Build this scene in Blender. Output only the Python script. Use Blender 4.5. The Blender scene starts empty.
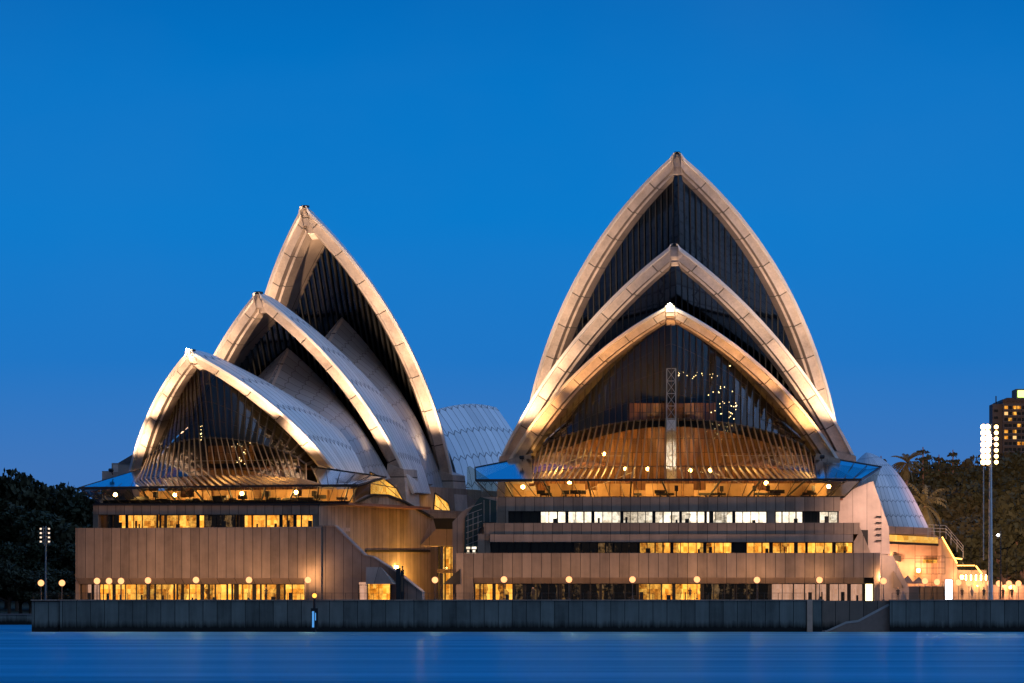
import bpy, math, random
from mathutils import Vector, noise
R_ = math.radians
rnd = random.Random(7)
scn = bpy.context.scene
COL = scn.collection
F = 4560.0; CAMH = 3.0; HY = 609.0

# ------------------------------------------------------------------ camera
cd = bpy.data.cameras.new('camera'); cam = bpy.data.objects.new('camera', cd); COL.objects.link(cam)
cam.location = (0, 0, CAMH); cam.rotation_euler = (R_(90), 0, 0)
cd.sensor_width = 36; cd.lens = 36*F/1024; cd.shift_y = (HY-341.5)/1024
cd.clip_start = 1; cd.clip_end = 12000
scn.camera = cam

# ------------------------------------------------------------------ sky (dusk)
w = bpy.data.worlds.new("World"); scn.world = w; w.use_nodes = True
nt = w.node_tree; nt.nodes.clear(); N = nt.nodes.new; L = nt.links.new
wo = N('ShaderNodeOutputWorld'); bg = N('ShaderNodeBackground'); L(bg.outputs[0], wo.inputs[0])
tc = N('ShaderNodeTexCoord'); sx = N('ShaderNodeSeparateXYZ'); L(tc.outputs['Generated'], sx.inputs[0])
cr = N('ShaderNodeValToRGB'); L(sx.outputs['Z'], cr.inputs[0])
e = cr.color_ramp
def lin(r, g, b):
    f = lambda c: (c/255/12.92 if c <= 10 else ((c/255+.055)/1.055)**2.4)
    return (f(r), f(g), f(b), 1)
stops = [(0.0, lin(76, 114, 178)), (0.03, lin(64, 118, 187)), (0.055, lin(30, 118, 198)), (0.085, lin(4, 122, 204)),
         (0.115, lin(2, 116, 198)), (0.14, lin(4, 104, 184)), (0.4, lin(10, 95, 175)), (1.0, lin(45, 110, 185))]
while len(e.elements) < len(stops): e.elements.new(0.5)
for el, (p, c) in zip(e.elements, stops): el.position = p; el.color = c
# the northern sky (behind the camera) is already dark; the west (right) still glows
ny = N('ShaderNodeMapRange'); ny.interpolation_type = 'SMOOTHSTEP'; ny.inputs['From Min'].default_value = .25; ny.inputs['From Max'].default_value = -.55
L(sx.outputs['Y'], ny.inputs['Value'])
nm_ = N('ShaderNodeMixRGB'); L(ny.outputs[0], nm_.inputs[0]); L(cr.outputs[0], nm_.inputs[1]); nm_.inputs[2].default_value = (.075, .08, .095, 1)
dp = N('ShaderNodeVectorMath'); dp.operation = 'DOT_PRODUCT'; L(tc.outputs['Generated'], dp.inputs[0])
dp.inputs[1].default_value = Vector((0.93, -0.12, 0.30)).normalized()
gr = N('ShaderNodeMapRange'); gr.interpolation_type = 'SMOOTHSTEP'; gr.inputs['From Min'].default_value = 0.35; gr.inputs['From Max'].default_value = 1
L(dp.outputs['Value'], gr.inputs['Value'])
gm = N('ShaderNodeMixRGB'); gm.blend_type = 'ADD'; L(gr.outputs[0], gm.inputs[0]); L(nm_.outputs[0], gm.inputs[1])
gm.inputs[2].default_value = (0.42, 0.64, 1.12, 1)
mpw = N('ShaderNodeMapping'); mpw.inputs['Scale'].default_value = (9, 9, 16); L(tc.outputs['Generated'], mpw.inputs[0])
nzw = N('ShaderNodeTexNoise'); nzw.inputs['Scale'].default_value = 1.0; nzw.inputs['Detail'].default_value = 5; L(mpw.outputs[0], nzw.inputs['Vector'])
mrw = N('ShaderNodeMapRange'); mrw.inputs['From Min'].default_value = .42; mrw.inputs['From Max'].default_value = .75; mrw.inputs['To Max'].default_value = .16; L(nzw.outputs[0], mrw.inputs['Value'])
hzm = N('ShaderNodeMixRGB'); L(mrw.outputs[0], hzm.inputs[0]); L(gm.outputs[0], hzm.inputs[1]); hzm.inputs[2].default_value = lin(58, 122, 192)
L(hzm.outputs[0], bg.inputs[0]); bg.inputs[1].default_value = 1.0

scn.view_settings.view_transform = 'Standard'; scn.view_settings.look = 'None'
scn.view_settings.exposure = 0; scn.view_settings.gamma = 1
scn.cycles.use_denoising = True
scn.cycles.max_bounces = 6; scn.cycles.transparent_max_bounces = 16
scn.cycles.sample_clamp_indirect = 4; scn.cycles.caustics_reflective = False; scn.cycles.caustics_refractive = False

# ------------------------------------------------------------------ materials
def mat(name):
    m = bpy.data.materials.new(name); m.use_nodes = True
    n = m.node_tree; n.nodes.clear()
    o = n.nodes.new('ShaderNodeOutputMaterial'); return m, n, o
def pr(n, o, col, rough=.7, metal=0, spec=.4):
    p = n.nodes.new('ShaderNodeBsdfPrincipled'); n.links.new(p.outputs[0], o.inputs[0])
    p.inputs['Base Color'].default_value = (*col, 1); p.inputs['Roughness'].default_value = rough
    p.inputs['Metallic'].default_value = metal; p.inputs['Specular IOR Level'].default_value = spec
    return p
def M2(n, op, a, b=None, c=None):
    k = n.nodes.new('ShaderNodeMath'); k.operation = op
    for i, v in enumerate((a, b, c)):
        if v is None: continue
        if isinstance(v, (int, float)): k.inputs[i].default_value = v
        else: n.links.new(v, k.inputs[i])
    return k.outputs[0]
def uvs(n):
    u = n.nodes.new('ShaderNodeUVMap'); u.uv_map = 'uv'
    s = n.nodes.new('ShaderNodeSeparateXYZ'); n.links.new(u.outputs[0], s.inputs[0]); return u.outputs[0], s.outputs[0], s.outputs[1]
def noisef(n, scale, detail=4, vec=None, rough=.6):
    t = n.nodes.new('ShaderNodeTexNoise'); t.inputs['Scale'].default_value = scale; t.inputs['Detail'].default_value = detail
    t.inputs['Roughness'].default_value = rough
    if vec is None:
        c = n.nodes.new('ShaderNodeTexCoord'); vec = c.outputs['Object']
    n.links.new(vec, t.inputs['Vector']); return t.outputs[0]
def mixc(n, f, a, b, mode='MIX'):
    k = n.nodes.new('ShaderNodeMixRGB'); k.blend_type = mode
    for i, v in enumerate((f, a, b)):
        if isinstance(v, (int, float)): k.inputs[i].default_value = v
        elif isinstance(v, tuple): k.inputs[i].default_value = (*v[:3], 1)
        else: n.links.new(v, k.inputs[i])
    return k.outputs[0]
def bump(n, p, h, strength=.3, dist=.05):
    b = n.nodes.new('ShaderNodeBump'); b.inputs['Strength'].default_value = strength; b.inputs['Distance'].default_value = dist
    n.links.new(h, b.inputs['Height']); n.links.new(b.outputs[0], p.inputs['Normal'])
def plain(name, col, rough=.6, metal=0, var=.25, scale=1.5):
    m, n, o = mat(name); p = pr(n, o, col, rough, metal)
    f = noisef(n, scale)
    c = mixc(n, f, tuple(x*(1-var) for x in col), tuple(min(1, x*(1+var)) for x in col))
    n.links.new(c, p.inputs['Base Color']); return m
def panel(name, col, width=1.25, joint=.06, var=.3, rowh=None, rough=.75, streak=.35, joff=0.0, tide=False):
    """precast panels: joint lines at a real spacing, a tone per panel, rain streaks and stains"""
    m, n, o = mat(name); p = pr(n, o, col, rough)
    uv, u, v = uvs(n)
    us = M2(n, 'DIVIDE', M2(n, 'ADD', u, joff+500*width), width)
    fr = M2(n, 'FRACT', us); idx = M2(n, 'FLOOR', us)
    line = M2(n, 'LESS_THAN', fr, joint/width)
    if rowh:
        vs = M2(n, 'DIVIDE', v, rowh); lr = M2(n, 'LESS_THAN', M2(n, 'FRACT', vs), joint/rowh)
        line = M2(n, 'MAXIMUM', line, lr); idx = M2(n, 'ADD', idx, M2(n, 'MULTIPLY', M2(n, 'FLOOR', vs), 17.3))
    wn = n.nodes.new('ShaderNodeTexWhiteNoise'); wn.noise_dimensions = '1D'; n.links.new(idx, wn.inputs['W'])
    st = n.nodes.new('ShaderNodeMapping'); st.inputs['Scale'].default_value = (1.6, .14, 1); n.links.new(uv, st.inputs[0])
    s1 = noisef(n, 1.0, 5, st.outputs[0]); s2 = noisef(n, .35, 5, uv)
    t = M2(n, 'ADD', M2(n, 'MULTIPLY', wn.outputs[0], var), M2(n, 'ADD', M2(n, 'MULTIPLY', s1, streak), M2(n, 'MULTIPLY', s2, .9)))
    t = M2(n, 'ADD', t, 1-var*.5-streak*.5-.45)
    c = mixc(n, 1.0, col, t, 'MULTIPLY')
    k = n.nodes.new('ShaderNodeVectorMath'); k.operation = 'SCALE'; k.inputs[0].default_value = col; n.links.new(t, k.inputs['Scale'])
    c = mixc(n, line, k.outputs[0], tuple(x*.22 for x in col))
    if tide:
        tf = n.nodes.new('ShaderNodeMapRange'); tf.inputs['From Min'].default_value = 2.1; tf.inputs['From Max'].default_value = 1.2
        n.links.new(M2(n, 'ADD', v, M2(n, 'MULTIPLY', s1, 1.3)), tf.inputs['Value']); c = mixc(n, tf.outputs[0], c, (.010, .013, .012))
    n.links.new(c, p.inputs['Base Color'])
    bump(n, p, M2(n, 'SUBTRACT', M2(n, 'MULTIPLY', s1, .2), line), .5, .05)
    return m
def emis(name, col, s):
    m, n, o = mat(name); k = n.nodes.new('ShaderNodeEmission'); k.inputs[0].default_value = (*col, 1); k.inputs[1].default_value = s
    n.links.new(k.outputs[0], o.inputs[0]); return m
def room(name, cols, smin, smax, cell=1.6, thr=.25):
    """a lit room seen through a window: wall bays, door leafs and hangings of unequal brightness"""
    m, n, o = mat(name)
    uv, u, v = uvs(n)
    a = M2(n, 'DIVIDE', u, cell); j = noisef(n, .5, 1, uv)
    a = M2(n, 'ADD', a, M2(n, 'MULTIPLY', j, 1.5))
    wn = n.nodes.new('ShaderNodeTexWhiteNoise'); wn.noise_dimensions = '1D'; n.links.new(M2(n, 'FLOOR', a), wn.inputs['W'])
    w2 = n.nodes.new('ShaderNodeTexWhiteNoise'); w2.noise_dimensions = '2D'
    mp = n.nodes.new('ShaderNodeVectorMath'); mp.operation = 'FLOOR'
    ms = n.nodes.new('ShaderNodeMapping'); ms.inputs['Scale'].default_value = (1/(cell*.37), 1.4, 1); n.links.new(uv, ms.inputs[0])
    n.links.new(ms.outputs[0], mp.inputs[0]); n.links.new(mp.outputs[0], w2.inputs['Vector'])
    nz = noisef(n, 2.2, 5, uv, .75)
    t = M2(n, 'ADD', M2(n, 'MULTIPLY', wn.outputs[0], .5), M2(n, 'ADD', M2(n, 'MULTIPLY', w2.outputs[0], .16), M2(n, 'MULTIPLY', nz, .8)))
    rp = n.nodes.new('ShaderNodeMapRange'); rp.inputs['From Min'].default_value = thr; rp.inputs['From Max'].default_value = 1.05
    rp.inputs['To Min'].default_value = smin; rp.inputs['To Max'].default_value = smax; n.links.new(t, rp.inputs['Value'])
    c = mixc(n, w2.outputs[0], cols[0], cols[1])
    k = n.nodes.new('ShaderNodeEmission'); n.links.new(c, k.inputs[0]); n.links.new(M2(n, 'MAXIMUM', rp.outputs[0], .004), k.inputs[1])
    n.links.new(k.outputs[0], o.inputs[0]); return m
def glass(name, tint=(.9, .95, .95), gloss=.35, rough=.03):
    m, n, o = mat(name)
    tr = n.nodes.new('ShaderNodeBsdfTransparent'); tr.inputs[0].default_value = (*tint, 1)
    gl = n.nodes.new('ShaderNodeBsdfGlossy'); gl.inputs['Roughness'].default_value = rough; gl.inputs[0].default_value = (.9, .95, 1, 1)
    fr = n.nodes.new('ShaderNodeFresnel'); fr.inputs[0].default_value = 1.5
    f = M2(n, 'ADD', M2(n, 'MULTIPLY', fr.outputs[0], .7), gloss)
    mx = n.nodes.new('ShaderNodeMixShader'); n.links.new(M2(n, 'MINIMUM', f, .95), mx.inputs[0])
    n.links.new(tr.outputs[0], mx.inputs[1]); n.links.new(gl.outputs[0], mx.inputs[2]); n.links.new(mx.outputs[0], o.inputs[0]); return m

def tile_mat(name='shell_tiles', A_=(.78, .77, .73)):
    m, n, o = mat(name); p = pr(n, o, (.78, .77, .73), .32, 0, .5)
    uv, u, v = uvs(n)
    fu = M2(n, 'FRACT', u); rib = M2(n, 'LESS_THAN', fu, .07)
    tri = M2(n, 'ABSOLUTE', M2(n, 'SUBTRACT', fu, .5))
    vv = M2(n, 'ADD', v, M2(n, 'MULTIPLY', tri, .34)); ch = M2(n, 'LESS_THAN', M2(n, 'FRACT', vv), .05)
    ln = M2(n, 'MAXIMUM', rib, ch)
    ix = M2(n, 'ADD', M2(n, 'FLOOR', u), M2(n, 'MULTIPLY', M2(n, 'FLOOR', vv), 31.7))
    wn = n.nodes.new('ShaderNodeTexWhiteNoise'); wn.noise_dimensions = '1D'; n.links.new(ix, wn.inputs['W'])
    nz = noisef(n, .25, 5)
    t = M2(n, 'ADD', .72, M2(n, 'ADD', M2(n, 'MULTIPLY', wn.outputs[0], .26), M2(n, 'MULTIPLY', nz, .3)))
    k = n.nodes.new('ShaderNodeVectorMath'); k.operation = 'SCALE'; k.inputs[0].default_value = A_; n.links.new(t, k.inputs['Scale'])
    c = mixc(n, ln, k.outputs[0], (.17, .165, .16)); n.links.new(c, p.inputs['Base Color'])
    n.links.new(M2(n, 'ADD', .3, M2(n, 'MULTIPLY', ln, .4)), p.inputs['Roughness'])
    bump(n, p, M2(n, 'SUBTRACT', 0, ln), .4, .04)
    return m
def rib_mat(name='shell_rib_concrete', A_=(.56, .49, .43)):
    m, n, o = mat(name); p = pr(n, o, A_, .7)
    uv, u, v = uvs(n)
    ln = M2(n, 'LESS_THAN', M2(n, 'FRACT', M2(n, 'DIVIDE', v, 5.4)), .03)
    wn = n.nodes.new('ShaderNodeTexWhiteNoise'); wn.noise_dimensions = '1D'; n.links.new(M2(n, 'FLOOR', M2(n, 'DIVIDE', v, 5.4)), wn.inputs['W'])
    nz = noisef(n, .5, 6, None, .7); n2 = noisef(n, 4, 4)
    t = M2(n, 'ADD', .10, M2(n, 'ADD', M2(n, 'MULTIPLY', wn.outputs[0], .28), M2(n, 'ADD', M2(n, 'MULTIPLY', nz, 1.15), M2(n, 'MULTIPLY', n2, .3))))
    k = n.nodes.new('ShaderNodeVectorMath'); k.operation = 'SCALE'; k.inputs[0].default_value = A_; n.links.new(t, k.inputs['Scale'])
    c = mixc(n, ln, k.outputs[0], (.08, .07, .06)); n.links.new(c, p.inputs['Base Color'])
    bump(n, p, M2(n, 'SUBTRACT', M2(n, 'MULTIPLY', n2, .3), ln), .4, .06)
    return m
MT = dict(
    tiles=tile_mat(), shadetiles=tile_mat('shaded_side_tiles', (.34, .365, .385)), ptiles=tile_mat('pavilion_tiles', (.66, .62, .58)), rib=rib_mat(), ribshade=rib_mat('shaded_rib_concrete', (.20, .165, .14)),
    soffit=panel('soffit_concrete', (.3, .25, .21), 2.6, .12, .2, None, .8),
    granite=panel('granite_panels', (.30, .235, .18), 1.3, .08, .42, None, .75, .7),
    granite2=panel('granite_wide_panels', (.36, .28, .22), 2.6, .07, .3, None, .75, .6),
    sea=panel('seawall_panels', (.15, .19, .18), 1.85, .09, .6, None, .85, .9, 0, True),
    bronze=plain('bronze_mullion', (.11, .085, .065), .45, .3), skirtlit=plain('lit_skirt_mullion', (.42, .30, .17), .35, .4),
    fin=plain('louvre_fin', (.035, .04, .042), .85, 0),
    steel=plain('painted_steel', (.5, .5, .48), .45, .3),
    dark=plain('dark_metal', (.018, .019, .021), .55, .1),
    pole=plain('lamp_pole_metal', (.12, .11, .1), .5, .4),
    wood=panel('birch_timber', (.33, .16, .06), .62, .08, .9, 1.9, .45, .5),
    lobbywood=plain('lobby_timber', (.55, .36, .18), .5, 0, .35, .8),
    carpet=plain('foyer_floor', (.22, .1, .06), .8),
    glass=glass('foyer_glass', (.80, .80, .74), .05),
    skirtglass=glass('skirt_glass', (.58, .56, .52), .10, .04),
    glassd=glass('louvre_glass', (.12, .14, .15), .07, .06),
    pane=glass('window_glass', (.92, .92, .9), .02),
    canopy=glass('canopy_glass', (.16, .20, .22), .24, .12),
    darkglass=plain('dark_window_glass', (.012, .018, .02), .08),
    globe=emis('lamp_globe_light', (1, .40, .16), 2.1),
    bulb=emis('warm_bulb', (1, .55, .14), 60),
    star=emis('tip_beacon_light', (1, .85, .6), 150),
    speck=emis('light_reflection_specks', (1, .72, .3), 7),
    white=emis('white_lamp_light', (1, .93, .8), 30),
    warmroom=room('warm_lit_room', ((1, .30, .02), (1, .50, .08)), .10, 2.3, 1.3, .38),
    whiteroom=room('white_lit_room', ((1, .80, .56), (1, .88, .70)), .15, 2.6, 1.9, .33),
    dimroom=room('dim_room', ((.9, .45, .12), (.5, .3, .15)), -.8, .35, 1.1, .3),
    curtain=room('curtained_room', ((1, .5, .3), (1, .55, .38)), .3, .75, .5, .1),
    door=emis('bright_doorway_light', (1, .72, .32), 4.5),
    green=emis('green_rooftop_light', (.7, 1, .25), 2.5),
    blue=emis('blue_sign_light', (.10, .38, .9), .9),
    kiosk=emis('white_kiosk_panel_light', (.75, .85, 1), 9),
    strip=emis('stair_strip_light', (1, .5, .1), 5),
    orange=emis('orange_beacon_light', (1, .34, .05), 3.2),
)

# ------------------------------------------------------------------ mesh helpers
OFF = {}
class MB:
    def __init__(s): s.v = []; s.f = []; s.uv = []
    def face(s, pts, uv=None):
        pts = [Vector(p) for p in pts]; b = len(s.v); s.v += pts; s.f.append(list(range(b, b+len(pts))))
        if uv is None:
            n = Vector((0, 0, 0))
            for i in range(len(pts)):
                a, c = pts[i], pts[(i+1) % len(pts)]
                n += Vector(((a.y-c.y)*(a.z+c.z), (a.z-c.z)*(a.x+c.x), (a.x-c.x)*(a.y+c.y)))
            n.normalize()
            if abs(n.z) > .9: uv = [(p.x, p.y) for p in pts]
            else:
                t = Vector((0, 0, 1)).cross(n).normalized(); uv = [(p.dot(t), p.z) for p in pts]
        s.uv.append(uv)
    def prism(s, front, d):
        d = Vector(d); front = [Vector(p) for p in front]; back = [p+d for p in front]
        s.face(front); s.face(back[::-1])
        for i in range(len(front)):
            j = (i+1) % len(front); s.face([front[j], front[i], back[i], back[j]])
    def box(s, x0, x1, y0, y1, z0, z1):
        s.prism([(x0, y0, z0), (x1, y0, z0), (x1, y0, z1), (x0, y0, z1)], (0, y1-y0, 0))
    def bar(s, a, b, w, h=None, up=(0, 0, 1)):
        h = h or w; a = Vector(a); b = Vector(b); d = (b-a)
        if d.length < 1e-6: return
        dn = d.normalized(); u = Vector(up)
        if abs(dn.dot(u)) > .98: u = Vector((0, 1, 0))
        x = dn.cross(u).normalized()*w/2; y = dn.cross(x).normalized()*h/2
        s.prism([a-x-y, a+x-y, a+x+y, a-x+y], d)
    def tube(s, a, b, r0, r1=None, n=8):
        r1 = r0 if r1 is None else r1; a = Vector(a); b = Vector(b); d = (b-a).normalized()
        x = d.orthogonal().normalized(); y = d.cross(x)
        A = [a+(x*math.cos(t)+y*math.sin(t))*r0 for t in [2*math.pi*i/n for i in range(n)]]
        B = [b+(x*math.cos(t)+y*math.sin(t))*r1 for t in [2*math.pi*i/n for i in range(n)]]
        for i in range(n): s.face([A[i], A[(i+1) % n], B[(i+1) % n], B[i]])
        s.face(A[::-1]); s.face(B)
    def ball(s, c, r, n=10, m=6, sq=(1, 1, 1)):
        c = Vector(c)
        P = lambda i, j: c+Vector((sq[0]*r*math.sin(math.pi*j/m)*math.cos(2*math.pi*i/n), sq[1]*r*math.sin(math.pi*j/m)*math.sin(2*math.pi*i/n), sq[2]*r*math.cos(math.pi*j/m)))
        for j in range(m):
            for i in range(n):
                q = [P(i, j+1), P(i+1, j+1), P(i+1, j), P(i, j)]
                if j == 0: q = q[:3]
                elif j == m-1: q = q[1:]
                s.face(q)
    def grid(s, G, uvf=None, flip=False):
        for i in range(len(G)-1):
            for j in range(len(G[0])-1):
                q = [(i, j), (i+1, j), (i+1, j+1), (i, j+1)]
                if flip: q = q[::-1]
                s.face([G[a][b] for a, b in q], [uvf(a, b) for a, b in q] if uvf else None)
    def build(s, name, m, parent=None, smooth=False, off=None):
        o = off
        if o is None:
            q = parent
            while q is not None and q.parent is not None: q = q.parent
            o = OFF.get(q.name, Vector((0, 0, 0))) if q else Vector((0, 0, 0))
        me = bpy.data.meshes.new(name); me.from_pydata([tuple(v-o) for v in s.v], [], s.f)
        ul = me.uv_layers.new(name='uv'); k = 0
        for u in s.uv:
            for a in u: ul.data[k].uv = a; k += 1
        me.materials.append(MT[m] if isinstance(m, str) else m)
        if smooth:
            import bmesh
            bm = bmesh.new(); bm.from_mesh(me); bmesh.ops.remove_doubles(bm, verts=bm.verts, dist=.0005); bm.to_mesh(me); bm.free()
            for p in me.polygons: p.use_smooth = True
        me.update()
        ob = bpy.data.objects.new(name, me); COL.objects.link(ob)
        if parent is not None: ob.parent = parent
        return ob
def tag(o, label=None, cat=None, group=None, kind=None):
    if label: o['label'] = label
    if cat: o['category'] = cat
    if group: o['group'] = group
    if kind: o['kind'] = kind
    return o
def thing(name, label, cat, loc=(0, 0, 0), rz=0, group=None, off=None):
    o = bpy.data.objects.new(name, None); COL.objects.link(o); o.location = loc; o.rotation_euler = (0, 0, rz)
    o.empty_display_size = .5
    tag(o, label, cat, group); OFF[o.name] = Vector(loc) if off is None else Vector(off); return o
def copy_tree(o, parent=None):
    c = o.copy(); COL.objects.link(c)
    if parent is not None: c.parent = parent
    for ch in list(o.children): copy_tree(ch, c)
    return c
def lamp(kind, name, loc, power, col, parent, target=None, size=.3, angle=60, blend=.6):
    l = bpy.data.lights.new(name, kind); l.energy = power; l.color = col
    if kind == 'AREA': l.size = size
    else: l.shadow_soft_size = size
    if kind == 'SPOT': l.spot_size = R_(angle); l.spot_blend = blend
    o = bpy.data.objects.new(name, l); COL.objects.link(o)
    off = OFF.get(parent.name, Vector((0, 0, 0))) if parent else Vector((0, 0, 0))
    o.location = Vector(loc)-off
    if target is not None:
        o.rotation_euler = (Vector(target)-Vector(loc)).to_track_quat('-Z', 'Y').to_euler()
    if parent: o.parent = parent
    return o
# positions: px(..)/pz(..) turn a sighting at a known distance Y into metres; Frame.hit intersects a sighting with a wall plane
def px(x, Y): return (x-512)/F*Y
def pz(y, Y): return CAMH+(HY-y)/F*Y
def pt(x, y, Y): return Vector((px(x, Y), Y, pz(y, Y)))
class Frame:
    def __init__(s, ox, oy, th): s.ox, s.oy, s.th = ox, oy, th; s.c, s.s = math.cos(th), math.sin(th)
    def tol(s, p):
        X, Y = p[0]-s.ox, p[1]-s.oy; return Vector((X*s.c-Y*s.s, X*s.s+Y*s.c, p[2]))
    def hit(s, x, y, ax, c):
        o = s.tol((0, 0, CAMH)); d = s.tol(((x-512)/F+s.ox, 1+s.oy, 0)); d.z = (HY-y)/F
        i = 'xy'.index(ax); t = (c-o[i])/d[i]; return o+d*t
FR = Frame(22.7355, 640, .0615)
FL = Frame(-36.5836, 640, .3593)
DECK = 4.1

# ------------------------------------------------------------------ ground, water
def ground():
    mw, n, o = mat('harbour_water'); p = n.nodes.new('ShaderNodeBsdfAnisotropic') if False else n.nodes.new('ShaderNodeBsdfGlossy')
    df = n.nodes.new('ShaderNodeBsdfDiffuse'); df.inputs[0].default_value = (.003, .145, .265, 1); p.inputs['Color'].default_value = (.28, .82, 1, 1)
    mxs = n.nodes.new('ShaderNodeMixShader'); mxs.inputs[0].default_value = .36; n.links.new(df.outputs[0], mxs.inputs[1]); n.links.new(p.outputs[0], mxs.inputs[2])
    g2 = n.nodes.new('ShaderNodeBsdfGlossy'); g2.inputs['Roughness'].default_value = .2; g2.inputs['Color'].default_value = (.9, .9, .9, 1)
    mx4 = n.nodes.new('ShaderNodeMixShader'); n.links.new(mxs.outputs[0], mx4.inputs[1]); n.links.new(g2.outputs[0], mx4.inputs[2]); n.links.new(mx4.outputs[0], o.inputs[0])
    tcn = n.nodes.new('ShaderNodeTexCoord'); mp = n.nodes.new('ShaderNodeMapping'); mp.inputs['Scale'].default_value = (.012, .16, 1)
    n.links.new(tcn.outputs['Object'], mp.inputs[0]); h = noisef(n, 1, 3, mp.outputs[0])
    mp2 = n.nodes.new('ShaderNodeMapping'); mp2.inputs['Scale'].default_value = (.05, .5, 1); n.links.new(tcn.outputs['Object'], mp2.inputs[0])
    h2 = noisef(n, 1, 2, mp2.outputs[0])
    n.links.new(M2(n, 'ADD', .22, M2(n, 'MULTIPLY', h, .3)), p.inputs['Roughness'])
    mp3 = n.nodes.new('ShaderNodeMapping'); mp3.inputs['Scale'].default_value = (.006, .045, 1); n.links.new(tcn.outputs['Object'], mp3.inputs[0]); h3 = noisef(n, 1, 5, mp3.outputs[0], .7)
    mr3 = n.nodes.new('ShaderNodeMapRange'); mr3.inputs['From Min'].default_value = .3; mr3.inputs['From Max'].default_value = .7; mr3.inputs['To Min'].default_value = .12; mr3.inputs['To Max'].default_value = .62
    mr4 = n.nodes.new('ShaderNodeMapRange'); mr4.inputs['From Min'].default_value = .5; mr4.inputs['From Max'].default_value = .72; mr4.inputs['To Min'].default_value = .008; mr4.inputs['To Max'].default_value = .06
    n.links.new(h, mr4.inputs['Value']); n.links.new(mr4.outputs[0], mx4.inputs[0])
    n.links.new(h3, mr3.inputs['Value']); n.links.new(mr3.outputs[0], mxs.inputs[0])
    bump(n, p, M2(n, 'ADD', h, M2(n, 'MULTIPLY', h2, .3)), .35, .5)
    b = MB(); b.face([(-4000, -300, 0), (4000, -300, 0), (4000, 3000, 0), (-4000, 3000, 0)])
    tag(b.build('water', mw), kind='structure')
    # land behind: rises into a low hill on both sides
    me = MB(); nx, ny = 90, 40; G = []
    def hgt(x, y):
        s = min(1, max(0, (y-875)/90)); n_ = noise.noise(Vector((x*.01, y*.01, 3)))
        left = 10*math.exp(-((x+165)/70)**2); right = 15*math.exp(-((x-150)/90)**2)
        return 1.2+s*(left+right+n_*2)+min(1, max(0, (y-1200)/600))*6
    for i in range(nx+1):
        x = -1500+3000*i/nx; G.append([(x, 870+(j/ny)**1.8*3000, hgt(x, 870+(j/ny)**1.8*3000)) for j in range(ny+1)])
    me.grid(G); tag(me.build('far_shore_ground', plain('park_ground', (.05, .055, .03), .9)), kind='structure')
    b = MB(); b.prism([(px(32, 600.6), 600.6, DECK), (px(32, 600.6), 600.6, -.5), (260, 600.6, -.5), (260, 600.6, DECK)], (0, 271, 0)); tag(b.build('promenade_deck', plain('promenade_paving', (.28, .22, .18), .7)), kind='structure')
ground()

# ------------------------------------------------------------------ seawall
def seawall():
    t = thing('seawall', 'long dark panelled concrete seawall along the harbour edge under the promenade', 'seawall', (0, 600, 0))
    def seg(x0, x1, y0=600., z0=-.5, z1=DECK, m='sea'):
        b = MB(); b.box(px(x0, y0), px(x1, y0), y0, y0+.6, z0, z1); return b.build('wall_face', m, t)
    seg(60, 806.5); seg(813, 822); seg(890, 1250)
    b = MB(); b.box(px(31.5, 600), px(59.5, 600), 600.25, 601, -.5, DECK-.15); b.build('wall_face', 'sea', t)
    b = MB(); b.box(px(807, 600), px(812.5, 600), 599.75, 600.5, -.5, DECK+.12); b.build('pier', plain('lit_pier_concrete', (.62, .46, .34), .8), t)  # orange lamplight put into the pier's colour
    b = MB()
    b.box(px(31, 600), px(824, 600), 599.85, 601, DECK, DECK+.14); b.box(px(889, 600), px(1250, 600), 599.85, 601, DECK, DECK+.14)
    b.build('coping', 'granite2', t)
    # stair recess with a flight going down to the water
    b = MB(); Xa, Xb = px(822, 600), px(890, 600)
    b.box(Xa, Xb, 603.2, 603.6, -.5, DECK); b.build('recess_wall', 'sea', t)
    b = MB(); xs, xe = px(829, 600), px(889, 600); ns = 22
    for i in range(ns):
        f0 = i/ns; zt = .15+(DECK-.15)*(i+1)/ns
        b.box(xs+(xe-xs)*i/ns, xs+(xe-xs)*(i+1)/ns, 601.3, 603.2, -.5, zt)
    b.build('stair_flight', 'dark', t)
    b = MB(); A = [pt(825, 631, 600.6), pt(830, 629.5, 600.6), pt(846, 622.5, 600.6), pt(858, 621, 600.6), pt(889, 604.5, 600.6)]
    for i in range(4): b.bar(A[i], A[i+1], .12, .30)
    b.build('stair_edge', 'steel', t)
    b = MB(); b.face([Vector((Xa, 600.5, .0)), *[a+Vector((0, .1, -.1)) for a in A], Vector((Xb, 600.7, DECK)), Vector((Xa, 600.7, DECK))][1:])
    b2 = MB(); b2.prism([A[0]+Vector((-.4, -.1, .1)), A[0]+Vector((.2, -.1, .1)), A[1]+Vector((0, -.1, .1)), A[2]+Vector((0, -.1, .15)), A[3]+Vector((0, -.1, .15)), A[4]+Vector((0, -.1, .2)), Vector((px(889, 600), 600.5, DECK)), Vector((px(822.5, 600), 600.5, DECK)), Vector((px(822.5, 600), 600.5, .2))], (0, .3, 0))
    b2.build('wall_face', panel('lit_seawall_panels', (.20, .165, .13), 1.85, .09, .4, None, .85, .5, 0, True), t)  # seawall panels with warm light put into their colour
seawall()

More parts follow.
